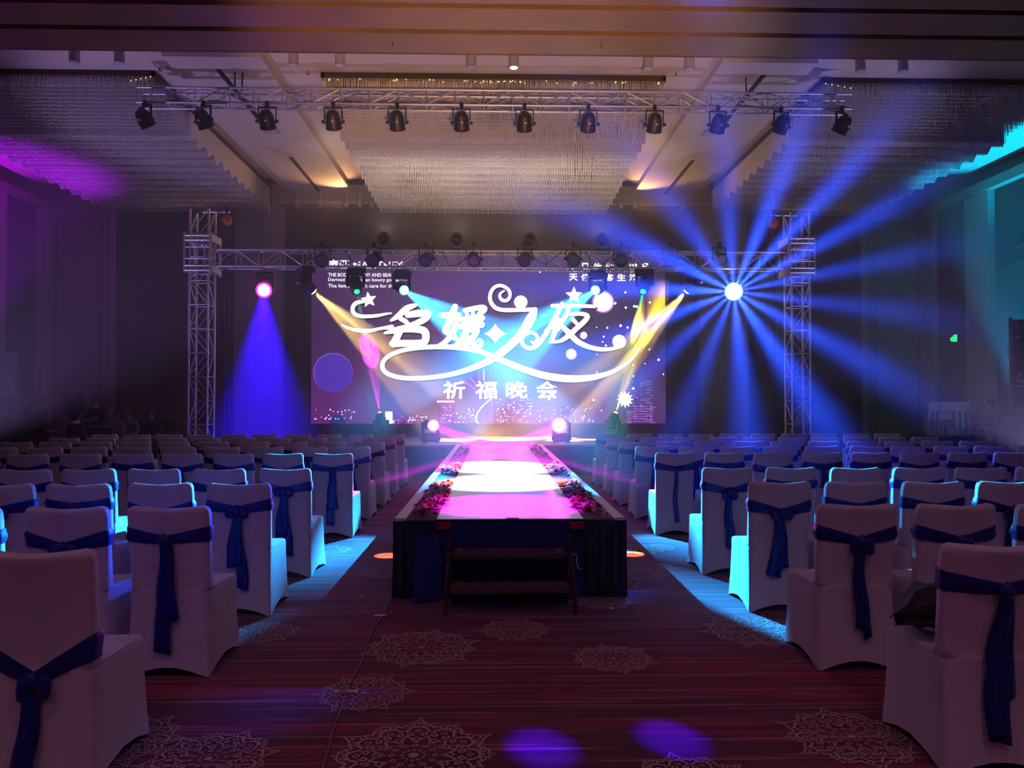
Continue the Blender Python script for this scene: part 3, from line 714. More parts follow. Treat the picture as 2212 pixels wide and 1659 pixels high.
# portable steps before the runway
zt_hi = .395; zt_lo = .195; sw_ = .44
q = onz(1100, 1332); ys = q.y
stp = thing('portable_steps', 'two-tread carpeted portable steps at the foot of the runway', 'steps', ((rx0+rx1)/2-.01, ys, 0))
d0, d1_ = .02, yr0-ys-.10
for z, ya, yb2, nm in ((zt_lo, .03, .25, 'tread'), (zt_hi, .29, .51, 'tread')):
    tr = MB().box(-sw_, sw_, ya, yb2, z-.045, z).obj(nm, M_STEPC, stp); bevel(tr, .012)
    for sx in (-1, 1): MB().box(sx*(sw_-.06)-.012, sx*(sw_-.06)+.012, ya+.03, yb2-.02, z, z+.004).obj('nosing_strip', M_BRASS, tr)
for sx in (-1, 1):
    b = MB(); b.tube([(sx*(sw_+.03), .02, 0.01), (sx*(sw_+.03), .03, .16), (sx*(sw_+.02), .40, .52)], .016, 8); b.obj('side_rail', M_WOOD, stp)
    MB().tube([(sx*(sw_+.02), .50, 0.005), (sx*(sw_+.02), .50, .40)], .016, 8).obj('leg', M_WOOD, stp)
    MB().box(sx*(sw_+.01)-.012, sx*(sw_+.01)+.012, .03, .50, .13, .16).obj('side_bar', M_WOOD, stp)
MB().box(-sw_, sw_, .50, .515, .02, zt_hi-.05).obj('back_panel', M_BLKCL, stp)
MB().box(-sw_, sw_, .25, .262, .02, zt_lo-.05).obj('riser', M_BLKCL, stp)
# white hook tie on the skirt and a pale round badge
b = MB(); c = at(1242, 1215, yr0-.09)
b.tube([(c.x-.02, c.y, c.z+.05), (c.x-.01, c.y, c.z+.068), (c.x+.012, c.y, c.z+.06), (c.x+.014, c.y, c.z), (c.x+.025, c.y, c.z-.05), (c.x+.045, c.y, c.z-.055), (c.x+.055, c.y, c.z-.04)], .005, 6)
tag(b.obj('plastic_hook', M_WTRIM), 'white curved plastic hook hanging on the runway skirt', 'hook')
c = at(950, 1212, yr0-.10); tag(MB().lathe([(.02,0),(.02,.012),(.012,.018)], 12, Matrix.Translation(c) @ Matrix.Rotation(pi/2,4,'X')).obj('skirt_button', M_KRAFT), 'pale round button on the navy runway skirt', 'button')

# ------------------------------------------------------------------ LED screen
DS = 20.5
def SX(px): return at(px, HZY, DS).x
def SZ(py): return at(1065, py, DS).z
sx0, sx1, sz0, sz1 = SX(672), SX(1438), SZ(915), SZ(548)
scr = thing('led_screen', 'huge glowing purple LED wall with white calligraphy title', 'screen', ((sx0+sx1)/2, DS, ZS))
SO = Vector(((sx0+sx1)/2, DS, ZS))
def scr_mat():
    m = bpy.data.materials.new('purple night sky display'); m.use_nodes = True; nt = m.node_tree; N, K = nt.nodes, nt.links
    tc = N.new('ShaderNodeTexCoord'); e = N['Principled BSDF']; e.inputs['Base Color'].default_value = (.10,.10,.11,1); e.inputs['Roughness'].default_value = .6
    gr = N.new('ShaderNodeSeparateXYZ'); K.new(tc.outputs['Generated'], gr.inputs[0])
    r = N.new('ShaderNodeValToRGB'); K.new(gr.outputs['X'], r.inputs['Fac'])
    el = r.color_ramp.elements; el[0].position = 0; el[0].color = (.085,.012,.12,1); el[1].position = 1; el[1].color = (.045,.035,.12,1)
    x = el.new(.35); x.color = (.12,.02,.20,1); x = el.new(.62); x.color = (.075,.035,.24,1)
    n1 = N.new('ShaderNodeTexNoise'); n1.inputs['Scale'].default_value = .55; n1.inputs['Detail'].default_value = 5; K.new(tc.outputs['Object'], n1.inputs['Vector'])
    r1 = N.new('ShaderNodeValToRGB'); K.new(n1.outputs['Fac'], r1.inputs['Fac']); r1.color_ramp.elements[0].position = .35; r1.color_ramp.elements[0].color = (.55,.5,.7,1); r1.color_ramp.elements[1].position = .7; r1.color_ramp.elements[1].color = (1.5,1.35,1.5,1)
    mx = N.new('ShaderNodeMixRGB'); mx.blend_type = 'MULTIPLY'; mx.inputs['Fac'].default_value = 1; K.new(r.outputs['Color'], mx.inputs['Color1']); K.new(r1.outputs['Color'], mx.inputs['Color2'])
    # brighter magenta towards the skyline
    r2 = N.new('ShaderNodeValToRGB'); K.new(gr.outputs['Z'], r2.inputs['Fac']); r2.color_ramp.elements[0].color = (.11,.005,.14,1); r2.color_ramp.elements[1].position = .45; r2.color_ramp.elements[1].color = (0,0,0,1)
    ad = N.new('ShaderNodeMixRGB'); ad.blend_type = 'ADD'; ad.inputs['Fac'].default_value = 1; K.new(mx.outputs['Color'], ad.inputs['Color1']); K.new(r2.outputs['Color'], ad.inputs['Color2'])
    K.new(ad.outputs['Color'], e.inputs['Emission Color']); e.inputs['Emission Strength'].default_value = .62
    return m
def rel(x, y, z): return (x-SO.x, y-SO.y, z-SO.z)
MB().box(sx0-SO.x, sx1-SO.x, 0, .02, sz0-ZS, sz1-ZS).obj('display_panel', scr_mat(), scr)
MB().box(sx0-SO.x-.1, sx1-SO.x+.1, .02, .35, .0, sz1-ZS+.05).obj('cabinet', M_BLACK, scr)
MB().box(sx0-SO.x-.1, sx1-SO.x+.3, -.05, .02, 0.0, sz0-ZS).obj('base_plinth', M_BLACK, scr)
WHT = glow('white screen lettering', (1.0, .97, .93), 3.0); GRY = glow('screen shadow lettering', (.02,.005,.03), 1.0)
U0 = (650, 520, 2.6024)                    # tracing grid of the title
def T(u, v): return (SX(650+u/2.6024)-SO.x, SZ(520+v/2.6024)-ZS)
def smooth(pts, n=10):
    out = []
    for i in range(len(pts)-1):
        p0, p1, p2, p3 = pts[max(i-1,0)], pts[i], pts[i+1], pts[min(i+2, len(pts)-1)]
        for k in range(n):
            t = k/n
            out.append(tuple(.5*((2*p1[j])+(-p0[j]+p2[j])*t+(2*p0[j]-5*p1[j]+4*p2[j]-p3[j])*t*t+(-p0[j]+3*p1[j]-3*p2[j]+p3[j])*t**3) for j in range(len(p1))))
    out.append(pts[-1]); return out
PXM = DS/1660/2.6024
layer = [0]
def disp(b, name, m, z):
    layer[0] += 1
    o = b.obj(name, m, scr); o.location = (0, -.004-.0012*z, 0); return o
def stroke(pts, m=None, name='title_stroke', z=6, dx=0, dy=0):
    s_ = smooth([(u+dx, v+dy, w_) for u, v, w_ in pts]); b = MB()
    b.strip([T(u, v) for u, v, w_ in s_], [w_*PXM for u, v, w_ in s_], plane='xz'); 
    for end in (s_[0], s_[-1]):
        c = T(end[0], end[1]); r = end[2]*PXM/2; b.poly([(c[0]+r*cos(k*pi/5), 0, c[1]+r*sin(k*pi/5)) for k in range(10)])
    return disp(b, name, m or WHT, z)
def dot_(u, v, r, m=None, name='light_dot', z=5, n=24):
    c = T(u, v); return disp(MB().poly([(c[0]+r*PXM*cos(2*pi*k/n), 0, c[1]+r*PXM*sin(2*pi*k/n)) for k in range(n)]), name, m or WHT, z)
def star_(u, v, r, pts=5, inner=.45, rot=0.0, name='title_star', m=None, z=6):
    c = T(u, v); b = MB(); P = []
    for k in range(pts*2):
        rr = (r if k % 2 == 0 else r*inner)*PXM; a = pi/2+rot+pi*k/pts; P.append((c[0]+rr*cos(a), 0, c[1]+rr*sin(a)))
    b.v = [(c[0],0,c[1])]+P; b.f = [(0, 1+k, 1+(k+1) % (2*pts)) for k in range(2*pts)]
    return disp(b, name, m or WHT, z)
SH = (6, 9)
strokes = [
  [(350,345,16),(310,352,22),(289,380,22),(298,412,22),(340,427,20),(420,424,18),(478,413,12),(508,410,6)],
  [(228,474,7),(262,492,14),(320,506,20),(385,508,20),(445,495,16),(510,487,26)],
  # the third character: a scroll, a bar and the great tail
  [(1142,282,9),(1122,296,13),(1118,316,16),(1132,334,18),(1156,336,18),(1174,316,18),(1172,284,18),(1150,262,18),(1118,252,18),(1086,264,19),(1066,296,20),(1064,334,21),(1080,364,22),(1106,383,22),(1150,390,22),(1220,389,22),(1318,386,22)],
  [(1316,388,30),(1296,430,52),(1262,490,50),(1216,550,46),(1160,602,44),(1100,648,44),(1030,688,36),(940,724,30),(840,752,26),(720,770,24),(610,774,24),(530,764,24),(476,740,24),(457,708,24),(468,672,22),(506,642,22),(570,618,22),(660,603,24),(760,597,26),(860,599,28),(960,612,28),(1030,630,28),(1085,655,32),(1180,694,34),(1270,728,36),(1370,758,40),(1470,773,40),(1570,775,36),(1660,764,30),(1750,736,22),(1830,690,16),(1880,640,12),(1915,585,5)],
  # the fourth character
  [(1412,364,18),(1460,366,22),(1530,364,22),(1600,366,20),(1655,368,18)],
  [(1470,350,18),(1446,400,26),(1420,450,26),(1392,500,26),(1360,548,26),(1330,586,26),(1292,604,24),(1256,592,22),(1242,560,20),(1256,530,18),(1290,516,18),(1320,526,18),(1330,552,18),(1314,574,16),(1296,568,12)],
  [(1452,440,18),(1438,476,28),(1424,520,28),(1410,568,20)],
  [(1372,502,8),(1410,486,18),(1450,478,14)],
  [(1510,372,22),(1490,420,26),(1462,462,26),(1446,500,18)],
  [(1520,412,20),(1580,410,22),(1612,424,26),(1592,454,28),(1548,494,28),(1506,532,28),(1460,562,20),(1396,572,8)],
  [(1528,440,22),(1552,466,20)],
  [(1468,478,22),(1506,516,32),(1556,566,30),(1624,598,26),(1700,610,22),(1770,602,16),(1806,588,10)],
]
for s_ in strokes:
    stroke(s_, GRY, 'stroke_shadow', 3, *SH)
    stroke(s_, WHT, 'title_stroke', 6)
star_(379, 334, 46, rot=.15); star_(1536, 306, 50, rot=.0); dot_(1236, 345, 37, name='title_ball', z=7); dot_(1790, 566, 38, name='title_ball', z=7)
c = T(1092, 522); b = MB(); P = []
for k in range(32):
    a = 2*pi*k/32; q_ = lambda t: (1 if t > 0 else -1)*abs(t)**2.7; P.append((c[0]+64*PXM*q_(cos(a)), 0, c[1]+58*PXM*q_(sin(a))))
b.v = [(c[0],0,c[1])]+P; b.f = [(0,1+k,1+(k+1) % 32) for k in range(32)]; disp(b, 'title_sparkle', WHT, 6)
# the first two characters drawn with the brush strokes of the title
glyphs = [
  # ming
  [(505,450,14),(545,425,30),(590,385,34),(630,368,26),(655,362,8)],
  [(600,418,34),(660,410,40),(712,410,36),(700,438,36),(650,466,34),(590,492,40),(530,506,34),(470,520,12)],
  [(560,440,26),(588,456,26),(604,470,16)],
  [(560,500,36),(540,540,40),(520,582,38)],
  [(560,500,34),(640,498,38),(690,508,42),(702,540,42),(690,572,40),(640,578,38),(560,578,38),(512,580,34)],
  # yuan: woman radical
  [(866,372,34),(852,410,36),(832,460,36),(812,505,34),(836,520,36),(868,548,30),(880,560,10)],
  [(796,420,34),(840,420,34),(890,418,26)],
  [(880,430,30),(868,480,34),(846,530,34),(810,570,28),(760,596,14)],
  # yuan: the other half
  [(920,392,24),(970,382,28),(1022,376,30),(1034,388,26),(1010,412,22)],
  [(930,402,20),(938,428,22)],[(965,396,20),(968,424,22)],[(1014,392,22),(990,430,26)],
  [(910,446,34),(960,440,34),(1018,436,34)],
  [(898,482,36),(950,476,36),(1016,472,36)],
  [(938,470,34),(920,530,36),(890,575,34),(850,600,20)],
  [(930,505,30),(980,500,34),(990,512,28),(960,550,34),(910,590,34),(870,604,20)],
  [(910,530,26),(950,560,34),(985,594,30),(1008,592,24),(1014,572,22),(1002,556,16),(990,566,10)],
]
for g_ in glyphs:
    stroke(g_, GRY, 'stroke_shadow', 3, *SH); stroke(g_, WHT, 'title_stroke', 6)
def text(body, px, py, h, m, name, z=6, bold=0.0, shear=0.0, width=None):
    c = bpy.data.curves.new(name, 'FONT'); c.body = body; c.size = 1.0; c.offset = bold; c.shear = shear; c.resolution_u = 2
    o = bpy.data.objects.new(name, c); COL.objects.link(o)
    dg = bpy.context.evaluated_depsgraph_get(); me = bpy.data.meshes.new_from_object(o.evaluated_get(dg)); bpy.data.objects.remove(o)
    if not len(me.vertices): return None
    xs = [v.co.x for v in me.vertices]; ys = [v.co.y for v in me.vertices]
    s_ = h*DS/1660/max(1e-6, max(ys)-min(ys)); sx = s_ if width is None else width*DS/1660/max(1e-6, max(xs)-min(xs))
    x0, z0 = SX(px)-SO.x, SZ(py)-ZS
    for v in me.vertices: v.co = Vector((x0+(v.co.x-min(xs))*sx, 0, z0+(v.co.y-min(ys))*s_))
    me.materials.clear(); o = link(name, me, m, scr); o.location = (0, -.004-.0012*z, 0); return o
for chx, u in (('祈', 800), ('福', 980), ('晚', 1152), ('会', 1322)):
    px = 650+u/2.6024
    text(chx, px, 520+888/2.6024, 38, WHT, 'subtitle_character', 6, .018, width=47)
SML = glow('white small lettering', (.95,.92,1.0), 1.6)
text('麻匹 MANTHEY', 707.5, 584, 22.0, SML, 'brand_line', 5, .012, width=161)
stuff(text('THE BODY HEALTHY AND BEAUTIFUL', 707.5, 599, 8, SML, 'slogan_line', 5, .012, width=165))
stuff(text('Derived from Italian luxury goods', 707.5, 611, 9.2, SML, 'slogan_line', 5, .012, width=152))
stuff(text('The female health care for the', 707.5, 622.5, 7.8, SML, 'slogan_line', 5, .012, width=144))
SMY = glow('cream small lettering', (1.0,.9,.68), 2.0)
for i, chx in enumerate('天使贵客生活'):
    text(chx, 1229.5+26.0*i, 606, 15.5, SMY, 'slogan_character', 5, .03, width=19)
for i, chx in enumerate('之只信作只普品'):
    text(chx, 1229.5+26.0*i, 587, 20, SMY, 'slogan_character', 5, .03, width=19)
# discs, moons and drifting lights
vio = glow('violet disc', (.13,.05,.75), .75); dot_(180, 742, 110, glow('violet rim', (.35,.2,.95), .8), 'violet_disc', 1, 48); dot_(181, 744, 107, vio, 'violet_disc', 2, 48)
dot_(1700, 342, 64, glow('moon rim', (.7,.25,1.0), .9), 'moon', 1, 40); dot_(1700, 342, 55, WHT, 'moon', 2, 40)
for u, v, r in ((1590,531,18),(1520,637,27)): dot_(u, v, r*1.25, MATS['moon rim'], 'orb', 1); dot_(u, v, r, WHT, 'orb', 2)
dot_(736, 322, 17, glow('blue orb', (.09,.0,.9), .8), 'orb', 1); dot_(1697, 885, 12, glow('lilac orb', (.2,.07,.8), .7), 'orb', 1); dot_(205, 1022, 45, glow('dim blue orb', (.03,.03,.3), .7), 'orb', 0.5)
SD = glow('pale light dot', (.9,.85,1.0), 1.8)
r5 = random.Random(5)
for u, v in ((1826,288),(1828,374),(1875,366),(1890,368),(1964,344),(1768,350),(1663,486),(1723,488),(1798,476),(1838,486),(1893,508),(1865,520),(1703,538),(1697,568),(1715,588),(1878,530),(1663,638),(1664,740),(1869,700),(1868,830),(1365,420),(1345,176),(2012,668),(2038,750),(1645,896),(1690,955),(1935,690),(1395,890),(1870,760),(1960,610)):
    dot_(u, v, r5.uniform(4, 8), SD, 'light_dot', 1, 10)
# skyline
MG = glow('magenta skyline light', (.95,.08,1.0), 1.4); PW = glow('pink white window', (1.0,.75,1.0), 2.2); PU = glow('purple facade', (.14,.02,.24), 1.0)
def rects(lst, name, m, z):
    b = MB()
    for (u, v, w_, h) in lst:
        a = T(u, v); c = T(u+w_, v+h); b.add([(a[0],0,a[1]),(c[0],0,a[1]),(c[0],0,c[1]),(a[0],0,c[1])], [(0,1,2,3)])
    return disp(b, name, m, z)
rects([(775,905,90,124)], 'tower_facade', PU, 1); rects([(765,900,98,9)], 'tower_roof_line', PW, 2)
stuff(rects([(780+r5.random()*80, 915+r5.random()*108, r5.uniform(2,7), r5.uniform(2,4)) for _ in range(120)], 'tower_window_lights', MG, 2))
stuff(rects([(790+r5.random()*60, 930+r5.random()*85, r5.uniform(3,14), r5.uniform(2,4)) for _ in range(18)], 'tower_window_lights', PW, 3))
for s_ in ([(1073,884,7),(1010,942,7),(984,998,7),(998,1028,7)],): stroke([s_[0], s_[1], s_[2], s_[3]], PW, 'mast_light_line', 2)
for u in (1074,): stroke([(u,884,3),(u,950,3),(u,1026,3)], MG, 'antenna', 1)
stroke([(1000,735,9),(1004,770,10),(1006,800,11)], glow('magenta shaft', (.9,.0,.9), 1.0), 'antenna', 1); stroke([(1028,718,3),(1028,752,5),(1028,784,6)], PW, 'antenna', 1)
stroke([(905,790,3),(950,812,5),(985,840,5)], MG, 'light_ray', 1); stroke([(945,762,4),(970,790,6),(990,815,6)], MG, 'light_ray', 1)
for (u0, u1, v0, v1, n) in ((70,300,945,1000,26),(860,990,935,1020,26),(1090,1310,880,1025,110),(1320,1640,930,1015,60),(600,700,975,1010,22),(420,620,985,1025,50)):
    lst = []
    for _ in range(n):
        u = r5.uniform(u0, u1); v = v1-(v1-v0)*r5.random()**1.8; lst.append((u, v, r5.uniform(3,9), r5.uniform(3,6)))
    stuff(rects(lst, 'city_lights', PW if n < 30 or n == 60 else MG, 2))
stuff(rects([(1095+r5.random()*200, 885+r5.random()*135, r5.uniform(3,10), r5.uniform(3,6)) for _ in range(60)], 'city_lights', PW, 3))
rects([(425,1012,100,10),(475,960,40,70)], 'bright_quay', PW, 3)
stuff(rects([(1832+r5.choice((0,30,75,110,128)), 790+8*k, r5.uniform(8,36), 3.2) for k in range(30) for _ in range(2)], 'tower_window_lights', glow('violet window', (.55,.2,1.0), .9), 2))
rects([(1832,960+11*k,28,4) for k in range(6)]+[(1868,930+14*k,36,4) for k in range(7)]+[(1908,930+14*k,44,4) for k in range(7)]+[(1958,930+14*k,20,4) for k in range(7)], 'tower_floor_lines', MATS['violet window'], 3)
star_(1822, 892, 48, 12, .6, 0, 'painted_beam_flash', WHT, 4)  # glare of the amber beam at the screen, drawn as a glowing star

# ------------------------------------------------------------------ chairs
def ring(z, yr, yf, w_, r, curve_r=0.0, curve_f=0.0, hem=0.0):
    r = min(r, (yf-yr)/2*.95, w_*.9); P = []
    def edge(n, f):
        for i in range(n): P.append(f(i/(n-1)))
    def cy_(x, c): return -c*(1-(x/w_)**2)
    def hz(t): return hem*sin(pi*t)
    edge(9, lambda t: (-w_+r+(2*w_-2*r)*t, yr+cy_(-w_+r+(2*w_-2*r)*t, curve_r), z+hz(t)))
    for a in (pi/6, pi/3): P.append((w_-r+r*sin(a), yr+r-r*cos(a), z))
    edge(5, lambda t: (w_, yr+r+(yf-yr-2*r)*t, z+hz(t)))
    for a in (pi/6, pi/3): P.append((w_-r+r*cos(a), yf-r+r*sin(a), z))
    edge(9, lambda t: (w_-r-(2*w_-2*r)*t, yf+cy_(w_-r-(2*w_-2*r)*t, curve_f), z+hz(t)))
    for a in (pi/6, pi/3): P.append((-w_+r-r*sin(a), yf-r+r*cos(a), z))
    edge(5, lambda t: (-w_, yf-r-(yf-yr-2*r)*t, z+hz(t)))
    for a in (pi/6, pi/3): P.append((-w_+r-r*cos(a), yr+r-r*sin(a), z))
    return P
LV = [(0.0,-.035,.525,.238,.02,0,0,.055),(.06,-.030,.522,.234,.02,0,0,.03),(.16,-.02,.515,.228,.025,0,0,0),(.30,-.008,.508,.223,.03,0,0,0),(.40,-.004,.505,.222,.035,.004,0,0),
      (.44,-.003,.502,.222,.035,.006,0,0),(.462,-.003,.492,.220,.035,.007,0,0),(.470,-.003,.470,.217,.035,.008,0,0),(.472,-.002,.12,.219,.03,.008,.0,0),(.50,-.001,.092,.221,.03,.010,.008,0),
      (.58,-.004,.078,.222,.028,.016,.016,0),(.70,-.014,.060,.224,.026,.026,.026,0),(.80,-.025,.046,.227,.024,.032,.032,0),(.88,-.036,.033,.229,.022,.042,.042,0),(.915,-.043,.026,.228,.02,.045,.045,0),(.935,-.046,.020,.224,.018,.046,.046,-.006),(.948,-.045,.014,.215,.016,.046,.046,-.010),(.955,-.036,.004,.200,.012,.045,.045,-.012)]
def cover_mesh():
    b = MB(); R_ = [ring(*l) for l in LV]; n = len(R_[0])
    for r in R_: b.v += r
    for j in range(len(R_)-1):
        for k in range(n): a = j*n+k; c = j*n+(k+1) % n; b.f.append((a, c, c+n, a+n))
    b.f.append(tuple((len(R_)-1)*n+k for k in range(n)))
    return b.mesh('cover', True)
def lvl(z):
    for a, c in zip(LV, LV[1:]):
        if a[0] <= z <= c[0]:
            t = (z-a[0])/(c[0]-a[0]+1e-9); return [a[i]+(c[i]-a[i])*t for i in range(7)]
    return LV[-1]
def rear_y(x, z):
    l = lvl(max(.06, min(.95, z))); w_ = l[3]; return l[1]-l[5]*(1-min(1, abs(x)/w_)**2)
def sash_mesh(zc, h_side, h_mid, drop, seed):
    b = MB(); r = random.Random(seed); l = lvl(zc)
    base = ring(0, l[1], l[2], l[3], l[4], l[5], l[6], 0); n = len(base); cyy = (l[1]+l[2])/2
    rows = 5
    for (x, y, _) in base:
        rear = y < cyy-.001 or abs(x) < l[3]*.98 and y < l[2]-.02
        t = max(0, 1-abs(x)/l[3]) if y < cyy else 0.0
        h = h_side+(h_mid-h_side)*t; zm = zc-drop*t
        for j in range(rows):
            v = j/(rows-1); z = zm-h/2+h*v
            puff = .004+.006*sin(pi*v)+.003*sin(v*17+x*40+seed)
            dx = 1 if abs(x) > l[3]*.97 else 0
            nx, ny = (x/l[3] if abs(x) > l[3]*.9 else 0), (-1 if y < cyy else 1)
            yy = rear_y(x, z) if (y < cyy and abs(x) <= l[3]*.97) else y
            b.v.append((x+nx*puff, yy+ny*puff, z))
    for k in range(n):
        for j in range(rows-1):
            a = k*rows+j; c = ((k+1) % n)*rows+j; b.f.append((a, c, c+1, a+1))
    return b.mesh('sash', True)
def tail_mesh(z0, L, w0, w1, lean, seed, side=0.0):
    b = MB(); r = random.Random(seed); n = 14
    for layer_ in (0, 1):
        for i in range(n+1):
            t = i/n; z = z0-L*t; w_ = w0+(w1-w0)*min(1, t*1.6); xc = side+lean*t+.008*sin(t*7+seed)
            for j in range(5):
                s_ = j/4-.5; x = xc+w_*s_; y = rear_y(x, z)-.012-.010*(1+sin(s_*9+t*5+seed))*(.5+.5*t)-(.007 if layer_ else 0)
                b.v.append((x, y, z+.02*s_*(1 if seed % 2 else -1)*(t > .9)))
    m = (n+1)*5
    for la in (0, 1):
        for i in range(n):
            for j in range(4): a = la*m+i*5+j; b.f.append((a, a+1, a+6, a+5))
    for i in range(n):
        for j in (0, 4): a = i*5+j; b.f.append((a, a+5, a+5+m, a+m))
    for i in (0, n):
        for j in range(4): a = i*5+j; b.f.append((a, a+1, a+1+m, a+m))
    return b.mesh('sash_tail', True)
def bow_mesh(zk, kind, seed):
    b = MB(); y = rear_y(0, zk)-.026; rj = random.Random(seed+50)
    b.ball((0, y, zk), (.032, .024, .034), 10, 7)
    if kind == 1:
        for sg in (-1, 1): b.ball((sg*.048, y+.006, zk-.016), (.040,.014,.040), 10, 6)
    if kind == 2:
        for sg in (-1, 1): b.ball((sg*.055, y+.006, zk+.010), (.048,.014,.030), 10, 6)
    if kind == 3:
        b.ball((-.038, y+.006, zk-.035), (.026,.014,.045), 10, 6); b.ball((.045, y+.004, zk-.028), (.034,.016,.048), 10, 6)
    b.v = [(x+rj.uniform(-.006,.006), yy+rj.uniform(-.005,.004), z+rj.uniform(-.007,.007)) for x, yy, z in b.v]
    return b.mesh('bow_knot', True)
COVER = cover_mesh(); COVER.materials.append(M_CHAIR)
STY = []
def style(zc, hs, hm, drop, bow, tails, seed):
    sm = sash_mesh(zc, hs, hm, drop, seed); bm_ = bow_mesh(zc-drop, bow, seed); tm = [tail_mesh(zc-drop-.01, *t, seed+i) for i, t in enumerate(tails)]
    STY.append((sm, bm_, tm))
style(.80,.085,.055,.035,1, [(.40,.05,.105,-.03),(.56,.045,.075,.035)], 1)      # 0 broad tails
style(.79,.085,.05,.045,3, [(.50,.04,.075,.01),(.55,.03,.045,.05)], 2)          # 1 knotted, narrow tails
style(.81,.085,.06,.020,2, [(.22,.05,.08,.0)], 3)                               # 2 small bow
style(.78,.09,.055,.05,1, [(.46,.05,.10,-.05),(.40,.04,.06,.03)], 4)            # 3
style(.56,.105,.06,.12,3, [(.42,.05,.09,-.03),(.40,.04,.06,.0)], 5)             # 4 slipped low
style(.80,.085,.05,.03,0, [(.62,.05,.095,-.02),(.45,.06,.11,.0)], 6)            # 5 plain knot, one long tail
style(.80,.085,.055,.035,2, [(.60,.035,.05,.01)], 7)                            # 6 thin tail
ROWS = [3.17, 4.41, 5.65, 6.86, 8.88, 10.15, 11.45, 12.75, 14.05]
SIDE = {'L': (-1.83, -1, 'technicians'), 'R': (2.11, 1, 'gift table')}
ROWN = ['hindmost', 'second hindmost', 'third hindmost', 'fourth hindmost', 'fifth hindmost', 'fourth', 'third', 'second', 'front']
fix = {('L',0,0): 4, ('L',1,0): 5, ('L',2,0): 0, ('L',3,0): 0, ('L',4,0): 5, ('R',0,0): 5, ('R',1,0): 1, ('R',2,0): 3, ('R',3,0): 1, ('R',4,0): 6}
lowy = {4: 'slipped low', 2: 'tied in a small bow', 6: 'with one thin tail'}
CMESH = {}
def in_view(x, y):
    v = Vector((x, y+.2, .6))-cam.location; l = CROT.inverted() @ v
    px = CW/2+FPX*l.x/-l.z; half = .33*FPX/-l.z
    return -half-10 < px < CW+half+10
for ri, y in enumerate(ROWS):
    for sd, (xa, sg, blk) in SIDE.items():
        for k in range(10):
            x = xa+sg*.572*k
            if not in_view(x, y): continue
            r = random.Random(ri*100+k*7+(3 if sd == 'L' else 0))
            st = fix.get((sd, ri, k), r.choice((0, 1, 2, 3, 5, 2, 6)))
            red = ri >= 7
            seat = 'aisle seat' if k == 0 else '%s seat from the aisle' % ORD[k]
            lab = 'white covered chair, %s sash%s, %s row, %s, %s side' % ('maroon' if red else 'blue', ' slipped low' if st == 4 else '', ROWN[ri], seat, blk)
            c = thing('banquet_chair', lab, 'chair', (x+r.uniform(-.012,.012), y+r.uniform(-.03,.03), .003), r.uniform(-.03,.03), 'covered banquet chairs')
            link('cover', COVER, None, c)
            sm, bm_, tm = STY[st]; m = M_SASHR if red else M_SASH
            s_ = link('sash', sm, None, c)
            def put(me, nm):
                key = (me.name, red)
                if key not in CMESH:
                    q = me.copy() if red else me
                    q.materials.clear(); q.materials.append(m); CMESH[key] = q
                return CMESH[key]
            s_.data = put(sm, 'sash'); link('bow_knot', put(bm_, 'b'), None, s_)
            for t_ in tm: link('sash_tail', put(t_, 't'), None, s_)

# bouquet on the hindmost aisle seat of the gift-table side
bq = thing('wrapped_bouquet', 'bouquet in crumpled black paper lying on a white chair seat', 'bouquet', (2.0, 3.17+.34, .475), .5)
M_PAPER = mat('black crumpled paper', (.018,.016,.02), .55)
b = MB(); rr = random.Random(12); n = 16
for j, (rad, z) in enumerate(((.03,.02),(.09,.05),(.15,.10),(.20,.17))):
    for k in range(n):
        a = 2*pi*k/n; q = rad*(1+.25*rr.uniform(-1,1)*(j > 0)); b.v.append((-.22+j*.11+.03*rr.uniform(-1,1), q*cos(a)*.85, max(.004, .11+q*sin(a)*.55+.02*rr.uniform(-1,1))))
for j in range(3):
    for k in range(n): b.f.append((j*n+k, j*n+(k+1) % n, (j+1)*n+(k+1) % n, (j+1)*n+k))
o = b.obj('wrapping_paper', M_PAPER, bq)
md = o.modifiers.new('thick', 'SOLIDIFY'); md.thickness = .004
for i in range(9):
    a = rr.uniform(0, 6.3); q = rr.uniform(.02, .11)
    f_ = MB().ball((.06+rr.uniform(-.03,.03), q*cos(a), .12+q*sin(a)*.55), (.03,.03,.028), 8, 6).obj('blossom', mat('dusky mauve petal', (.12,.06,.13), .7), bq, True)
for i in range(4):
    a = rr.uniform(0, 6.3); MB().add([(.0,.05*cos(a),.12),(.10,.10*cos(a)-.02,.14+.05*sin(a)),(.15,.13*cos(a),.15+.07*sin(a)),(.10,.10*cos(a)+.02,.13+.05*sin(a))], [(0,1,2,3)]).obj('leaf', M_LEAF, bq)

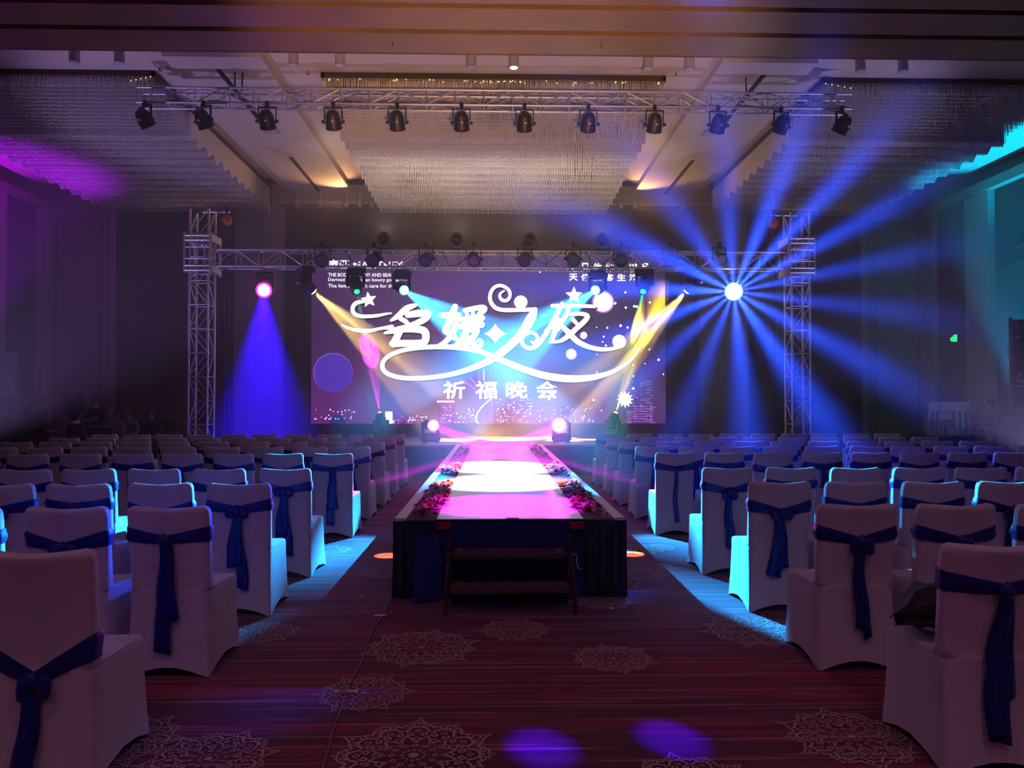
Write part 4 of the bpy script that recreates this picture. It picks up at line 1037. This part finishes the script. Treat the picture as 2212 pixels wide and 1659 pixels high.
# ------------------------------------------------------------------ flower heads along the runway edges
def rose_mesh(seed, col):
    r = random.Random(seed); b = MB()
    for ring_, (n, rad, up_) in enumerate(((6,.048,.014),(5,.032,.026),(3,.016,.034))):
        for k in range(n):
            a = 2*pi*k/n+ring_*.5+r.uniform(-.2,.2); w_ = rad*.75
            p = [(0,0,.004), (rad*.6*cos(a-.55), rad*.6*sin(a-.55), up_*.8), (rad*cos(a-.25), rad*sin(a-.25), up_), (rad*1.05*cos(a+.25), rad*1.05*sin(a+.25), up_*.95), (rad*.6*cos(a+.55), rad*.6*sin(a+.55), up_*.8)]
            b.add(p, [(0,1,2,3,4)])
    b.ball((0,0,.024), (.012,.012,.014), 6, 4)
    me = b.mesh('blossom'); me.materials.append(mat('petal %d' % seed, col, .7)); return me
ROSE = [rose_mesh(1,(.42,.03,.06)), rose_mesh(2,(.66,.34,.46)), rose_mesh(3,(.80,.70,.76)), rose_mesh(4,(.75,.20,.04)), rose_mesh(5,(.36,.16,.40)), rose_mesh(6,(.75,.03,.08))]
CN = ['dark red','dusty pink','pale lilac','orange','plum','bright red']
rf = random.Random(21)
for sg, sd in ((-1, 'technicians'), (1, 'gift table')):
    spots = [(rf.uniform(.03, 2.6), 1) for _ in range(58)] + [(rf.uniform(3.6, 5.2), 2) for _ in range(24)] + [(rf.uniform(6.6, 9.6), 3) for _ in range(24)]
    for (yy, zone) in spots:
        i = rf.choice((0,1,1,2,2,4,0,5)) if zone != 1 or yy < 2.0 else rf.choice((3,3,0,1))
        x = (rx0+rx1)/2+sg*(hw-rf.uniform(.10,.34)); s_ = rf.uniform(.75, 1.25)
        o = link('flower_head', ROSE[i], None, None, (x, yr0+yy, ZS+.014)); o.scale = (s_, s_, s_*1.1); o.rotation_euler = (rf.uniform(-.2,.2), rf.uniform(-.2,.2), rf.uniform(0,6.3))
        tag(o, '%s flower head strewn along the runway edge on the %s side' % (CN[i], sd), 'flower', '%s flowers, %s side of runway' % (CN[i], sd))

# ------------------------------------------------------------------ floor odds and ends
b = MB(); cps = [(850,1268),(846,1285),(836,1310),(824,1335),(806,1358),(796,1385),(782,1425),(762,1465),(745,1500),(735,1535),(722,1570),(708,1620),(694,1668),(688,1700)]
pts = [onz(px, py, .006) for px, py in cps]; pts = [Vector(p) for p in smooth([tuple(p) for p in pts], 6)]
tag(b.tube(pts, .006, 6).obj('floor_cable', M_CABLE, None, True), 'thin grey cable running over the carpet from the runway', 'cable')
q = onz(821, 1333); o = MB().box(-.045,.045,-.012,.012,.010,.014).obj('cable_tape', M_WTRIM); o.location = (q.x, q.y, 0); o.rotation_euler = (0,0,.1); tag(o, 'white tape strip holding the cable before the runway', 'tape')
q = onz(748, 1500); b = MB(); rr = random.Random(3)
for i in range(8):
    for j in range(3): b.v.append((-.06+.12*i/7, -.014+.014*j, .006+rr.uniform(.006,.016)))
for i in range(7):
    for j in range(2): a = i*3+j; b.f.append((a, a+1, a+4, a+3))
o = b.obj('cable_tape', mat('clear amber tape', (.75,.50,.22), .12, metal=.3)); o.location = (q.x, q.y, 0); tag(o, 'crinkled glossy amber tape over the cable on a medallion', 'tape')
scr_pts = [(1380,1262,'white'),(1400,1273,'blue'),(1358,1305,'white'),(1322,1316,'white'),(836,1258,'white'),(780,1290,'white'),(1374,1268,'white')]
for px, py, cn in scr_pts:
    q = onz(px, py); b = MB(); rr = random.Random(px)
    b.v = [(rr.uniform(.6,1)*.022*cos(k*1.05), rr.uniform(.6,1)*.022*sin(k*1.05), .004+rr.uniform(0,.010)) for k in range(6)]+[(0,0,.012)]; b.f = [(k,(k+1) % 6,6) for k in range(6)]
    o = b.obj('paper_scrap', M_WTRIM if cn == 'white' else mat('blue scrap', (.15,.2,.5), .6)); o.location = (q.x, q.y, 0)
    tag(o, '%s petal-like scrap lying on the carpet by the runway' % cn, 'scrap', '%s scraps on the carpet' % cn)

# ------------------------------------------------------------------ people (in the gloom at both sides)
def person(label, loc, rz, pose, top, height=1.68, bottom=None, seat=.46, hair_long=False):
    t = thing('person', label, 'person', loc, rz); s_ = height/1.70
    bottom = bottom or M_TROU
    if pose == 'sit': zp = seat+.10; off = zp-.95*s_
    else: off = 0
    J = {}
    def j(n, x, y, z, r): J[n] = (Vector((x*s_, y*s_, z*s_+off)), r*s_)
    j('pelvis',0,0,.95,.135); j('waist',0,0,1.10,.115); j('chest',0,.0,1.28,.135); j('upchest',0,0,1.39,.11); j('neck',0,.0,1.48,.052)
    j('jaw',0,.015,1.545,.062); j('head',0,.012,1.61,.082); j('crown',0,.0,1.665,.062); j('nose',0,.108,1.595,.014)
    for sg, nm in ((-1,'l'),(1,'r')):
        j('ear'+nm, sg*.085, .0, 1.60, .016)
        j('sh'+nm, sg*.185,0,1.385,.062)
        if pose == 'crossed':
            j('el'+nm, sg*.24,.06,1.13,.044); j('wr'+nm, -sg*.02,.20,1.18+.03*sg,.032); j('pa'+nm, -sg*.10,.19,1.20+.03*sg,.032)
            fd = Vector((-sg*.05,-.01,.01))
        elif pose == 'sit':
            j('el'+nm, sg*.24,.05,1.13,.044); j('wr'+nm, sg*.15,.26,1.06,.032); j('pa'+nm, sg*.13,.34,1.05,.032); fd = Vector((0,.05,-.01))
        else:
            j('el'+nm, sg*.24,-.01,1.12,.044); j('wr'+nm, sg*.20,.16,.98,.032); j('pa'+nm, sg*.17,.23,.96,.032); fd = Vector((-sg*.01,.05,-.02))
        side = Vector((1,0,0)) if pose != 'crossed' else Vector((0,0,1))
        for fi in range(4):
            c = J['pa'+nm][0]/s_; c = c-Vector((0,0,off/s_)); q = c+side*(fi-1.5)*.019+fd*.9; q2 = q+fd*(.9 if fi in (1,2) else .7)+Vector((0,0,-.012))
            j('f%d%s' % (fi,nm), q.x,q.y,q.z,.0095); j('g%d%s' % (fi,nm), q2.x,q2.y,q2.z,.008)
        q = c+side*(-sg)*.045+fd*.3; j('th'+nm, q.x,q.y,q.z,.010)
        j('hp'+nm, sg*.09,0,.90,.085)
        if pose == 'sit':
            j('kn'+nm, sg*.12,.42,.92,.062); kx = J['kn'+nm][0]
            J['an'+nm] = (Vector((kx.x, kx.y+.02, .09)), .042*s_); J['to'+nm] = (Vector((kx.x, kx.y+.16, .04)), .036*s_)
        else:
            j('kn'+nm, sg*.10,.02,.50,.062); j('an'+nm, sg*.10,0,.09,.042); j('to'+nm, sg*.11,.14,.045,.036)
    E = [('pelvis','waist'),('waist','chest'),('chest','upchest'),('upchest','neck'),('neck','jaw'),('jaw','head'),('head','crown'),('head','nose')]
    for nm in 'lr':
        E += [('head','ear'+nm),('upchest','sh'+nm),('sh'+nm,'el'+nm),('el'+nm,'wr'+nm),('wr'+nm,'pa'+nm),('pa'+nm,'th'+nm),('pelvis','hp'+nm),('hp'+nm,'kn'+nm),('kn'+nm,'an'+nm),('an'+nm,'to'+nm)]
        for fi in range(4): E += [('pa'+nm,'f%d%s' % (fi,nm)),('f%d%s' % (fi,nm),'g%d%s' % (fi,nm))]
    def skin(names, name, m, grow=1.0, add=0.0, sub=1):
        ns = [n for n in J if n in names]; ix = {n: i for i, n in enumerate(ns)}
        me = bpy.data.meshes.new(name); me.from_pydata([J[n][0] for n in ns], [(ix[a], ix[c]) for a, c in E if a in ix and c in ix], [])
        o = link(name, me, m, t); md = o.modifiers.new('skin', 'SKIN'); md.use_smooth_shade = True
        for i, n in enumerate(ns):
            r = J[n][1]*grow+add; me.skin_vertices[0].data[i].radius = (r, r*(.78 if n in ('pelvis','waist','chest','upchest') else 1)); me.skin_vertices[0].data[i].use_root = (i == 0)
        sd = o.modifiers.new('sub', 'SUBSURF'); sd.levels = sub; sd.render_levels = sub; return o
    skin(set(J), 'body', M_SKIN)
    torso = {'pelvis','waist','chest','upchest','neck','shl','shr','ell','elr','wrl','wrr'}
    skin(torso, 'jacket', top, 1.16, .017)
    skin({'pelvis','hpl','hpr','knl','knr','anl','anr'}, 'trousers', bottom, 1.12, .006)
    for nm in 'lr':
        a, c = J['an'+nm][0], J['to'+nm][0]; MB().ball(((a.x+c.x)/2, (a.y+c.y)/2+.02, .045), (.048,.13,.045), 10, 6).obj('shoe', M_BLACK, t, True)
    h = J['head'][0]; b = MB()
    b.ball((h.x, h.y-.022, h.z+.030), (.100*s_,.106*s_,.098*s_), 14, 9)
    if hair_long: b.ball((h.x, h.y-.055, h.z-.07), (.085*s_,.06*s_,.13*s_), 12, 8)
    b.obj('hair', M_HAIR, t, True)
    for sg in (-1, 1): MB().ball((h.x+sg*.032, h.y+.078, h.z+.005), (.011,.007,.006), 6, 4).obj('eye', M_BLACK, t)
    return t
def fl(px, d): return at(px, HZY, d).x
person('person in dark jacket standing by the black rack, leaning forward', (fl(90,17.6), 17.6, 0), -1.3, 'stand', M_CL1, 1.58)
person('person in black top with folded arms behind the desk', (fl(207,18.6), 18.6, 0), pi*.97, 'crossed', M_CL1, 1.60)
person('person in black suit with white collar seated before the desk', (fl(164,16.9), 16.9, 0), -.4, 'sit', M_CL1, 1.66)
person('person in tan coat sitting at the end of the desk', (fl(252,18.6), 18.6, 0), pi*.9, 'sit', M_CL3, 1.60, seat=.50, hair_long=True)
person('person in dark blue sitting between two colleagues at the back', (fl(281,19.2), 19.2, 0), pi*.95, 'sit', M_CL2, 1.62, seat=.50)
person('person in black sitting in front of the dark counter', (fl(327,19.4), 19.4, 0), pi*1.05, 'sit', M_CL1, 1.62, seat=.48)
person('person in grey-blue dress standing before the gift table', (fl(2142,17.1), 17.1, 0), .5, 'stand', M_CL2, 1.60, M_CL2, hair_long=True)
for i, (px, d_) in enumerate(((164,16.9),(252,18.6),(281,19.2),(327,19.4))):   # their stools
    st_ = thing('stool', ['plain dark stool under the person in the black suit','plain dark stool under the person in the tan coat','plain dark stool under the person in dark blue','plain dark stool by the dark counter'][i], 'stool', (fl(px,d_), d_-.02 if i else d_-.02, 0))
    z = .455 if i == 0 else (.495 if i < 3 else .475)
    MB().lathe([(.17,z-.04),(.18,z-.02),(.17,z)], 16).obj('seat', M_BLACK, st_)
    for k in range(4): MB().tube([(.13*cos(k*pi/2+.8), .13*sin(k*pi/2+.8), z-.04), (.16*cos(k*pi/2+.8), .16*sin(k*pi/2+.8), 0.004)], .014, 6).obj('leg', M_BLACK, st_)
col_ = MB().lathe([(.075,0),(.072,.05)], 14).obj('shirt_collar', M_WTRIM); col_.location = (fl(164,16.9), 16.9, 1.066)
for o in bpy.data.objects:
    if o.type == 'EMPTY' and o.get('label','').startswith('person in black suit'):
        col_.parent = o; col_.location = (0, 0, 1.072); break
# operators' desk, rack, loudspeaker, counter
dk = thing('control_desk', 'dark lighting desk with pale edge in front of the operators', 'desk', (fl(214,18.0), 18.0, 0))
MB().box(-.42,.42,-.25,.35,.96,1.0).obj('desktop', M_WOOD, dk); MB().box(-.42,.42,-.26,-.25,.96,1.0).obj('pale_edge', mat('pale edge strip', (.35,.32,.36), .5), dk); MB().box(-.40,.40,-.23,-.20,.02,.96).obj('front_panel', M_BLKCL, dk)
for sx in (-.39,.37): MB().box(sx,sx+.03,-.2,.33,0.003,.96).obj('side_panel', M_WOOD, dk)
MB().box(-.3,.2,-.05,.2,1.0,1.06).obj('console', M_BLACK, dk)
rk = thing('flight_case_rack', 'tall black equipment case by the wall near the operators', 'case', (fl(8,16.8), 16.8, 0))
bevel(MB().box(-.62,.42,-.3,.3,.08,1.68).obj('body', M_BLACK, rk), .02); MB().box(-.63,.43,-.31,-.30,1.0,1.03).obj('latch_rail', mat('rail', (.06,.06,.06), .4, .6), rk)
for sx in (-.55,.35):
    for sy in (-.22,.22): MB().lathe([(.04,-.02),(.04,.02)], 10, Matrix.Translation((sx,sy,.043)) @ Matrix.Rotation(pi/2,4,'Y')).obj('caster', M_BLACK, rk)
lp = at(161, 873, 19.3); ls_ = thing('loudspeaker', 'black loudspeaker on a tripod behind the operators', 'speaker', (lp.x, 19.3, 0))
bevel(MB().box(-.18,.18,-.17,.17,1.26,1.74).obj('cabinet', M_BLACK, ls_), .03); MB().lathe([(.13,0),(.11,.012)], 16, Matrix.Translation((0,-.17,1.40)) @ Matrix.Rotation(pi/2,4,'X')).obj('woofer', mat('cone', (.03,.03,.035), .5), ls_); MB().lathe([(.05,0),(.05,.01),(.035,.01)], 16, Matrix.Translation((.02,-.17,1.63)) @ Matrix.Rotation(pi/2,4,'X')).obj('tweeter', mat('grey ring', (.3,.3,.34), .4), ls_)
MB().tube([(0,0,.35),(0,0,1.26)], .02, 8).obj('pole', M_BLACK, ls_)
for k in range(3): MB().tube([(0,0,.55),(.45*cos(k*2.1+.3), .45*sin(k*2.1+.3), .012)], .013, 6).obj('leg', M_BLACK, ls_)
ct = thing('draped_counter', 'low counter draped in black cloth beside the truss tower', 'counter', (-9.05, 20.4, 0))
MB().box(-.75,.62,-.3,.3,1.02,1.06).obj('top', M_BLACK, ct)
b = MB()
for i in range(61):
    x = -.74+1.35*i/60; b.v += [(x,-.28+.02*sin(i*1.3),.005),(x,-.29,1.02)]
    if i: k = 2*i; b.f.append((k-2,k,k+1,k-1))
b.obj('drape', M_BLKCL, ct, True); MB().box(-.72,.6,-.2,.28,.0,1.02).obj('carcass', M_BLACK, ct)
q = at(583, 893, 18.5); ms = thing('microphone_stand', 'slim black microphone stand on the stage by the pilaster', 'stand', (fl(583,18.4), 18.4, ZS))
if fl(583,18.4) < -5.9: ms.location = (-5.3, 18.4, ZS)
MB().lathe([(.13,0),(.13,.02),(.03,.03)], 16).obj('base', M_BLACK, ms); MB().tube([(0,0,.02),(0,0,1.0)], .012, 8).obj('pole', M_BLACK, ms); MB().tube([(0,0,1.0),(.02,-.10,1.08)], [.018,.026], 8).obj('microphone', M_BLACK, ms)

# ------------------------------------------------------------------ gift table side
gt = thing('gift_table', 'dark draped table laden with gifts by the cyan-lit pilaster', 'table', (11.45, 18.0, 0))
MB().box(-1.4,1.35,-.4,.4,.72,.75).obj('tabletop', M_BLACK, gt)
b = MB()
for i in range(81):
    x = -1.39+2.73*i/80; b.v += [(x,-.385+.02*sin(i*1.1),.005),(x,-.395,.72)]
    if i: k = 2*i; b.f.append((k-2,k,k+1,k-1))
b.obj('drape', M_BLKCL, gt, True)
for sx in (-1.33,1.29):
    for sy in (-.34,.32): MB().box(sx,sx+.04,sy,sy+.04,0.003,.72).obj('leg', M_WOOD, gt)
def pbox(px0, px1, py0, py1, d_, dep, name, m, label, cat, group=None, z0=None):
    a, c = at(px0, py1, d_), at(px1, py0, d_); zb = a.z if z0 is None else z0
    o = MB().box(-(c.x-a.x)/2, (c.x-a.x)/2, 0, dep, 0, c.z-zb).obj(name, m); o.location = ((a.x+c.x)/2, d_, zb); bevel(o, .006); return tag(o, label, cat, group)
TZ = .751
mx_ = at(2053, 900, 17.85)
ds = thing('display_stand', 'white two-tier display stand with a wide header board on the gift table', 'stand', (at(2053,868,17.9).x, 17.9, TZ))
a, c = at(2010,888,17.9), at(2098,868,17.9); hx = (c.x-a.x)/2
hb = MB().box(-hx,hx,0,.06,a.z-TZ,c.z-TZ).obj('header_board', M_WHITE, ds); MB().box(-hx*.53,-hx*.50,-.004,0,a.z-TZ+.03,c.z-TZ-.03).obj('violet_stripe', mat('violet strip', (.15,.05,.6), .5), hb)
a2 = at(2018,906,17.9)
MB().box(-hx*.85,hx*.95,.06,.12,0,a.z-TZ).obj('back_board', mat('grey board', (.32,.30,.36), .6), ds); MB().box(-hx*.55,hx*.12,.02,.06,a2.z-TZ,a.z-TZ).obj('picture_panel', M_WHITE, ds)
for x in (-.98,-.75,.30,.62,.93): MB().box(hx*x-.03,hx*x+.03,.0,.06,0,a.z-TZ).obj('post', M_WHITE, ds)
for i, (p0, p1, py) in enumerate(((2004,2012,905),(2014,2021,906),(2024,2031,907),(2032,2040,906),(2044,2076,925))):
    pbox(p0, p1, py, 940, 17.68, .09, 'gift_carton', M_KRAFT, ['slim upright cream carton at the table end','slim cream carton, second from the table end','slim cream carton, third from the table end','slim cream carton next to the display posts','wide low cream carton lying before the display stand'][i], 'box', None, TZ)
for i, (p0, p1) in enumerate(((2104,2122),(2164,2181))):
    pbox(p0, p1, 900, 926, 17.9, .2, 'red_gift_box', M_RED, 'red gift box on the table, %s' % ('next to the display stand' if i == 0 else 'farther from the display stand'), 'box', None, TZ)
rr = random.Random(8)
for i in range(9):
    px = 2082+i*6+rr.uniform(-2,2); x = at(px, 935, 17.72).x
    g_ = thing('centrepiece_glass', 'small glass of greenery with a glint standing on the gift table', 'glass', (x, 17.68+rr.uniform(-.03,.05), TZ), 0, 'greenery glasses on the gift table')
    MB().lathe([(.018,0),(.022,.03),(.026,.07)], 10).obj('glass', mat('cup glass', (.75,.65,.45), .1, .3), g_, True)
    MB().ball((0,0,.09), (.035,.035,.03), 7, 5).obj('foliage', M_LEAF if i % 2 else mat('dry foliage', (.16,.11,.04), .8), g_)
pbox(2200, 2222, 917, 945, 17.8, .2, 'gift_carton', M_WHITE, 'large white carton at the far end of the gift table', 'box', None, TZ)
bd = thing('photo_backdrop', 'dark backdrop panel with pale stars and swirls by the side wall', 'backdrop', (12.0, 16.5, 0))
b0 = at(2186, 690, 16.5)
MB().box(b0.x-12.0, .85, 0, .05, .005, b0.z).obj('panel', mat('dark plum print', (.02,.008,.03), .5, noise=(2,.4)), bd)
MB().box(b0.x-12.0-.03, b0.x-12.0, -.02, .07, .005, b0.z+.05).obj('frame_post', mat('wood post', (.10,.05,.035), .6), bd)
for sx in (-.6, .6): MB().box(sx-.03, sx+.03, .05, .5, .005, .04).obj('foot', M_BLACK, bd)
PS = mat('print white', (.5,.48,.52), .6)
for (px, py, r) in ((2203,811,.045),(2198,886,.03),(2195,705,.03),(2205,715,.02),(2209,700,.015)):
    q = at(px, py, 16.5); b = MB(); P = [(q.x-12.0,-.004,q.z)]
    for k in range(10): rr_ = r if k % 2 == 0 else r*.45; P.append((q.x-12.0+rr_*cos(pi/2+k*pi/5), -.004, q.z+rr_*sin(pi/2+k*pi/5)))
    b.v = P; b.f = [(0,1+k,1+(k+1) % 10) for k in range(10)]; b.obj('printed_star', PS, bd)
for pts in (((2196,815),(2199,823),(2206,824),(2215,820)), ((2194,832),(2200,834),(2208,835),(2216,834)), ((2193,727),(2199,730),(2206,726))):
    q = smooth([(at(px,py,16.5).x-12.0, at(px,py,16.5).z) for px, py in pts], 5); MB().strip(q, .022, plane='xz', y=-.004).obj('printed_swirl', PS, bd)
sl = MB().add([(0,0,0),(.09,0,.0),(.07,0,-.26)], [(0,1,2)]); 
q = at(2176, 756, 16.45); o = sl.obj('paper_notice', mat('grey paper', (.3,.29,.33), .6), bd); o.location = (q.x-12.0, -.03, q.z)

# ------------------------------------------------------------------ haze over the stage
hm = bpy.data.materials.new('stage haze'); hm.use_nodes = True; nt = hm.node_tree; nt.nodes.remove(nt.nodes['Principled BSDF'])
vs_ = nt.nodes.new('ShaderNodeVolumeScatter'); vs_.inputs['Color'].default_value = (.95,.95,1,1); vs_.inputs['Density'].default_value = 0.034; vs_.inputs['Anisotropy'].default_value = 0.25
nt.links.new(vs_.outputs[0], nt.nodes['Material Output'].inputs['Volume']); hm.cycles.homogeneous_volume = True; hm.cycles.volume_sampling = 'MULTIPLE_IMPORTANCE'
hz_ = MB().box(-12.7, 12.7, 9.6, 22.4, .03, 7.0).obj('stage_haze', hm); stuff(hz_); tag(hz_, 'thin theatrical haze hanging over the stage and front rows', 'haze')
